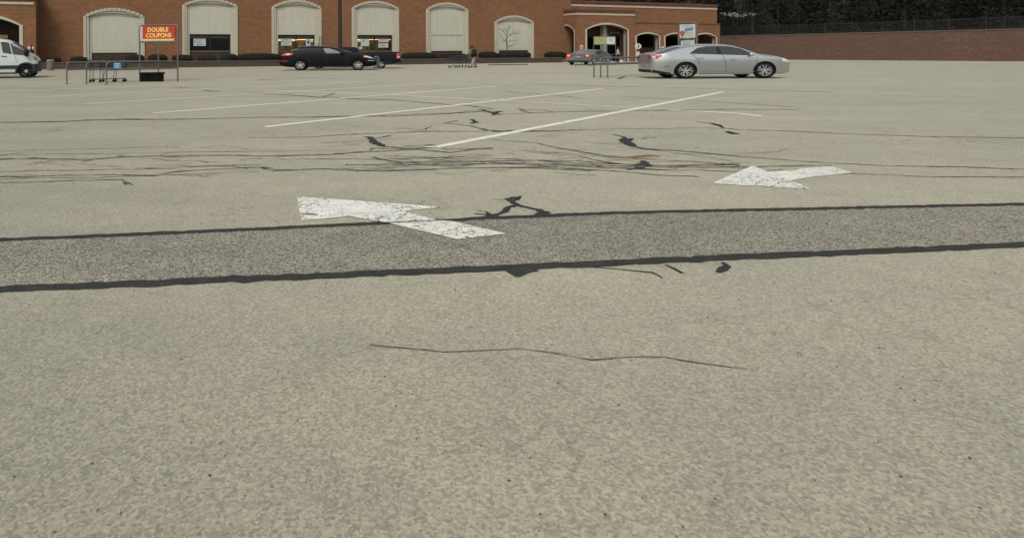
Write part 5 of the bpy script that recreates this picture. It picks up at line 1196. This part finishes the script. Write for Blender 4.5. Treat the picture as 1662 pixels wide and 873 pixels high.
mb = MB(); mb.bb((-.16, -.98, tz(102)), (.0, .98, tz(96.8))); mb.build('rear_bumper', BLACKP, car.e)
mb = MB(); mb.bb((-.2, .78, tz(101)), (-.161, .98, tz(98.2))); mb.bb((-.2, -.98, tz(101)), (-.161, -.78, tz(98.2))); mb.build('bumper_end', STEEL, car.e)
mb = MB(); x0, x1 = .08, tx(584); mb.bb((x0, -.82, tz(85.1)), (x1, .82, tz(84.6))); mb.build('bed_cover', BLACKP, car.e)
car.seam([(tx(582), tz(86)), (tx(582), tz(103))]); car.seam([(tx(565), tz(86)), (tx(565), tz(104))]); car.mirror(tx(536), tz(86), BLACKP); car.handle(tx(577), tz(89), BLACKP)
car.side([(tx(600), tz(102.5)), (tx(636), tz(102))], [(tx(600), tz(101.2)), (tx(636), tz(100.8))], CHAR, 'sill_moulding', .02)

# --- silver grey sedan seen from behind, brake lamps lit
c = G(937, 106.3); k4 = FPX / c.y; hdg = R(90 - 44)
def gz(py): return (106 - py) / k4
Lg = 5.0; Wd = 1.22
top = [(0, gz(88.6)), (.1, gz(87.3)), (.55, gz(87)), (1.4, gz(81.5)), (2.0, gz(80.3)), (3.1, gz(80.6)), (3.9, gz(86.5)), (4.7, gz(90)), (5., gz(95))]
bot = [(0, .3), (.4, .24), (4.6, .24), (5., .3)]
hv = Vector((math.cos(hdg), math.sin(hdg), 0)); loc = Vector((c.x, c.y, 0)) + hv * .35 + Vector((-hv.y, hv.x, 0)) * .1
car = Car('sedan', 'grey sedan seen from behind with brake lamps glowing near the entrance', 'car', loc, hdg, top, bot, Wd, gz(88), GREYP, (1.0, 4.0), .33, 1.05, .12, .74, (.93, .75, .35, .6))
car.toppatch(.6, 1.42, .84, .78, GLASSL, 'rear_window'); car.toppatch(3.15, 3.85, .78, .84, GLASSD, 'windscreen')
car.side([(1.25, gz(88)), (2.35, gz(88.3))], [(1.6, gz(82.9)), (2.3, gz(82))], GLASST, 'rear_door_window'); car.side([(2.45, gz(88.3)), (3.6, gz(88.5))], [(2.4, gz(82)), (3.1, gz(82.4)), (3.45, gz(86))], GLASST, 'front_door_window')
car.endface('rear', .62, 1.10, gz(92.8), gz(88.6), REDL, 'tail_lamp', .03, (-1, 1)); car.endface('rear', .78, 1.02, gz(91.6), gz(89.4), REDON, 'lit_bulb', .05, (-1, 1))
car.side([(.0, gz(92.4)), (.3, gz(91.5))], [(0, gz(88.8)), (.34, gz(88.8))], REDL, 'tail_lamp', .02, nu=4)
mb = MB(); mb.box((.62, 0, gz(84.9) ), (.06, .32, .05)); mb.build('high_brake_lamp', REDDIM, car.e)
car.endface('rear', -.28, .28, gz(94.4), gz(91.3), PLATE, 'licence_plate', .03); car.endface('rear', -1.05, 1.05, gz(101.3), gz(98.2), CHAR, 'bumper_skirt', .03); car.endface('rear', -.62, .62, gz(89.6), gz(89), BLACKP, 'boot_trim', .03)
car.seam([(2.4, gz(88)), (2.4, .3)]); car.handle(1.75, gz(91)); car.handle(2.9, gz(91)); car.mirror(3.5, gz(88.5), GREYP)

# --- white delivery van at the left edge
th = R(22); wc = G(42.6, 126.9); kx = FPX / wc.y * (math.cos(th) + .546 * math.sin(th)); kz = FPX / wc.y
def vx(px): return 5.6 - (42.6 - px) / (kx * (1.12 if px > 42.6 else 1))
def vz(py): return (126.9 - py) / kz
hv = Vector((math.cos(th), math.sin(th), 0)); Wd = 1.02
loc = Vector((wc.x, wc.y, 0)) - hv * 5.6 + Vector((-hv.y, hv.x, 0)) * (Wd - .02)
top = [(0, vz(64)), (.1, vz(60.5)), (3.2, vz(60)), (vx(-20), vz(60.5)), (vx(0), vz(62.7)), (vx(13), vz(64.6)), (vx(22), vz(69)), (vx(40), vz(80.5)), (vx(48), vz(86)), (vx(56), vz(89.5)), (vx(61), vz(93)), (vx(63.5), vz(98))]
bot = [(0, vz(116)), (vx(10), vz(119.5)), (vx(56), vz(119.5)), (vx(63.5), vz(116.5))]
car = Car('delivery_van', 'white delivery van with dark lower cladding cut off at the left edge', 'van', loc, th, top, bot, Wd, vz(89), WHITEP, (1.3, 5.6), vz(105.2) / 2, 1.08, .16, .86, (.92, .86, .2, .28), spokes=6, lower=.96, rim=CHAR)
car.side([(vx(5), vz(85.6)), (vx(12), vz(87)), (vx(19.6), vz(88.4))], [(vx(1.5), vz(68.6)), (vx(8), vz(68.4)), (vx(14.6), vz(69.8))], GLASSD, 'front_door_window')
car.side([(vx(21.6), vz(88.8)), (vx(46), vz(91))], [(vx(16.8), vz(70.5)), (vx(24), vz(73)), (vx(43), vz(85))], GLASSD, 'quarter_window')
car.toppatch(vx(20), vx(47.5), .88, .92, GLASSD, 'windscreen')
car.side([(vx(-100), vz(112)), (vx(28), vz(112))], [(vx(-100), vz(106.3)), (vx(30), vz(106.3))], CHAR, 'side_cladding', .02)
car.side([(vx(-100), vz(120)), (vx(29), vz(120))], [(vx(-100), vz(117.6)), (vx(29), vz(117.6))], BLACKP, 'lower_sill', .012)
car.side([(vx(54.5), vz(119.3)), (vx(63.3), vz(117))], [(vx(52), vz(104.5)), (vx(63.3), vz(104.2))], CHAR, 'front_bumper', .03)
car.endface('front', -.88, .88, vz(117), vz(104.2), CHAR, 'front_bumper', .02); car.endface('front', -.5, .5, vz(103.8), vz(99.5), BLACKP, 'grille', .03)
car.side([(vx(57), vz(97.5)), (vx(63.3), vz(98.5))], [(vx(54), vz(90)), (vx(61), vz(95))], GLASSL, 'headlamp', .016)
# wheel arch moulding
for sd_ in (-1, 1):
    mb = MB(); r0, r1 = vz(105.2) / 2 * 1.12, vz(105.2) / 2 * 1.34; vs = []; n = 22
    for i in range(n + 1):
        an = math.pi * (-.05 + 1.1 * i / n)
        for r_ in (r0, r1): x = 5.6 + r_ * 1.08 * math.cos(an); z = vz(105.2) / 2 + r_ * math.sin(an); vs.append((x, sd_ * (car.hw(min(x, car.L - .01), z) + .025), z))
    mb.add(vs, [(2 * i, 2 * i + 2, 2 * i + 3, 2 * i + 1) for i in range(n)]); mb.build('wheel_arch_trim', CHAR, car.e, recalc=False)
car.seam([(vx(0), vz(68)), (vx(-1), vz(117))]); car.seam([(vx(29), vz(103)), (vx(24), vz(91))]); car.handle(vx(7), vz(91.6), BLACKP, .24); car.mirror(vx(43.5), vz(86.5), BLACKP, (.22, .36, .42))

# ================================================================ beyond the store, right
FENCEB = mat('retaining_brick', (.15, .085, .06), (.11, .065, .05), rough=.9, scale=3, extra=brick_extra)
YR = 92.
a = P(1150, 60, YR); b = P(1760, 66, 60.)
dirr = Vector((b.x - a.x, b.y - a.y, 0)); Lr = dirr.length; ang = math.atan2(dirr.y, dirr.x)
hr = P(1185, 60.5, YR).z
rw = empty('retaining_wall', (a.x, a.y, 0), ang); tag(rw, 'low brown brick retaining wall right of the store beneath the fence', 'wall')
mb = MB(); mb.bb((0, 0, 0), (Lr, .4, hr)); mb.build('wall', FENCEB, rw); mb = MB(); mb.bb((0, -.05, hr + .001), (Lr, .45, hr + .12)); mb.build('coping', PLANT_C, rw)
fe = empty('picket_fence', (a.x, a.y, 0), ang); tag(fe, 'dark steel picket fence on top of the brick retaining wall', 'fence')
mb = MB(); zf = hr + .125; n = int(Lr / .16)
for i in range(n): mb.box((i * .16 + .05, .2, zf + .62), (.03, .03, 1.24))
mb.build('pickets', DSTEEL, fe)
mb = MB()
for z in (.15, 1.1): mb.bb((0, .17, zf + z), (Lr, .23, zf + z + .05))
mb.build('rail', DSTEEL, fe)
for i in range(int(Lr / 3) + 1): mb = MB(); mb.box((i * 3, .2, zf + .67), (.08, .08, 1.34)); mb.build('fence_post', DSTEEL, fe)

# wooded hill behind
HILLM = mat('leaf_litter_slope', (.028, .022, .014), (.015, .014, .009), rough=1, scale=.5, detail=8, bump=.5, bscale=4)
mb = MB(); nx, ny = 50, 18; vs = []
for j in range(ny + 1):
    for i in range(nx + 1):
        u = i / nx; v = j / ny
        base = Vector((18 + 190 * u, 118 - 42 * u, 0)); out = Vector((.22, 1, 0)).normalized() * (v * 75)
        p = base + out; z = -.3 + 19 * (v ** .8) + (math.sin(i * 1.3) * .6 + math.sin(j * 2.1 + i) * .5) * v + min(0, 0)
        vs.append((p.x, p.y, z))
mb.add(vs, [(j * (nx + 1) + i, j * (nx + 1) + i + 1, (j + 1) * (nx + 1) + i + 1, (j + 1) * (nx + 1) + i) for j in range(ny) for i in range(nx)])
o = mb.build('wooded_hill', HILLM, smooth=True, ang=80, recalc=False); tag(o, None, None, kind='structure')

TL = [mat('conifer_needles', (.010, .0155, .0095), (.005, .008, .005), rough=.85, scale=.8), mat('conifer_needles_light', (.019, .025, .015), (.012, .017, .010), rough=.85, scale=.8), mat('dead_twigs', (.025, .02, .016), rough=.9)]
def conifer(h, r, seed, dens=1.):
    random.seed(seed)
    e = empty('conifer', (0, 0, 0))
    mb = MB(); mb.tube([(0, 0, -.5), (.08, 0, h * .4), (0, .05, h * .97)], [.28, .18, .03], 8); mb.build('trunk', BARK, e)
    mb = MB(); z = h * .13; k = 0
    while z < h * .98:
        f = 1 - (z - h * .13) / (h * .87); rr = r * (f ** .75) * random.uniform(.75, 1.08); nb = 7
        for q in range(nb):
            an = q * 2 * math.pi / nb + k * .7 + random.uniform(-.2, .2); L = rr * random.uniform(.6, 1.1)
            tip = Vector((math.cos(an) * L, math.sin(an) * L, z - L * .22)); base = Vector((0, 0, z)); mb.tube([base, base.lerp(tip, .9)], [.035, .012], 4, 2)
            m = int((22 + 44 * L / r) * dens)
            for _ in range(m):
                t = random.uniform(.18, 1.05); p = base.lerp(tip, t) + Vector((random.gauss(0, .16), random.gauss(0, .16), random.gauss(-.06, .13))) * (1 + L * .25)
                s = random.uniform(.09, .22); d = Vector((math.cos(an), math.sin(an), random.uniform(-.9, .1))).normalized(); b = Vector((random.gauss(0, 1), random.gauss(0, 1), random.gauss(0, 1))).cross(d).normalized()
                mb.add([p - d * s - b * s * .35, p + d * s - b * s * .12, p + d * s + b * s * .12, p - d * s + b * s * .35], [(0, 1, 2, 3)], 0 if random.random() < .8 else 1)
        z += h * .045; k += 1
    mb.build('crown', TL, e, recalc=False)
    return e
random.seed(3)
spots = []
for i in range(22): spots.append((905 + i * 40 + random.uniform(-9, 9), 96 + random.uniform(-2, 4) - i * .9, random.uniform(.9, 1.2)))
for i in range(15): spots.append((925 + i * 58 + random.uniform(-12, 12), 112 + random.uniform(-3, 5) - i * 1.5, random.uniform(1.1, 1.4)))
protos = [conifer(15, 3.6, 11), conifer(13, 4.2, 12), conifer(17, 3.4, 13)]
desc = ['tall', 'broad', 'slender']
def hillz(x, y):
    # height of the slope under a tree
    best = None; d = Vector((.22, 1, 0)).normalized()
    u = ((x - 18) * d.y - (y - 118) * d.x) / (190 * d.y + 42 * d.x); by = 118 - 42 * u; v = ((y - by) / d.y) / 75
    return 0 if v <= 0 else -.3 + 19 * v ** .8
for i, (px, Y, s_) in enumerate(spots):
    Y += 4; p = P(px, 85, Y); pr = protos[i % 3]
    t = pr if i < 3 else copy_tree(pr)
    t.location = (p.x, p.y, max(0, hillz(p.x, p.y)) - .2); t.rotation_euler.z = i * 1.7; t.scale = (s_ * random.uniform(.95, 1.15),) * 2 + (s_,)
    t['category'] = 'tree'; t['group'] = 'evergreens on the slope behind the store'; t['label'] = 'dark evergreen tree in the wood behind and right of the store'
# broadleaf mass of undergrowth under the trees
mb = MB(); random.seed(5)
for _ in range(9000):
    u = random.random(); v = random.random() ** 1.5 * .75; base = Vector((18 + 190 * u, 118 - 42 * u, 0)) + Vector((.22, 1, 0)).normalized() * (v * 75)
    z = -.3 + 19 * (v ** .8) + random.uniform(0, 1.3); s_ = random.uniform(.15, .45); a_ = Vector((random.gauss(0, 1), random.gauss(0, 1), random.gauss(0, 1))).normalized(); b_ = a_.cross(Vector((0, 0, 1))).normalized(); p = Vector((base.x, base.y, z))
    mb.add([p - a_ * s_, p + b_ * s_ * .5, p + a_ * s_, p - b_ * s_ * .5], [(0, 1, 2, 3)], random.choice((0, 0, 1)))
o = mb.build('undergrowth', TL, recalc=False); tag(o, 'dark undergrowth covering the wooded slope', 'undergrowth', kind='stuff')
# pale flecks on a thin trunk, added to stand in for a bright patch
PALE = mat('pale_fleck', (.36, .35, .31), (.28, .27, .24), rough=.9)
mb = MB(); random.seed(9)
q = P(1186, 24.5, 88)
for dx, dz, rx, rz, n_ in ((-1.2, .2, .7, .12, 16), (0, .05, 1.0, .3, 60), (1.4, -.15, 1.1, .2, 40), (3, .1, 1.3, .22, 30)): leaves(mb, (q.x + dx, q.y, q.z + dz), (rx, .5, rz), n_, .10, (0,), .9)
dt = empty('pale_patch', (q.x + 1.2, q.y + .8, 0)); mb.v = [(a - q.x - 1.2, b - q.y - .8, c) for a, b, c in mb.v]; mb.build('pale_flecks', PALE, dt, recalc=False)
mb = MB(); mb.tube([(-1, -.8, q.z), (-.3, 0, q.z * .6), (0, 0, 0)], [.04, .07, .1], 6); mb.build('trunk', TL[2], dt); tag(dt, 'thin trunk with pale flecks added as a bright patch among the dark evergreens right of the store', 'tree')
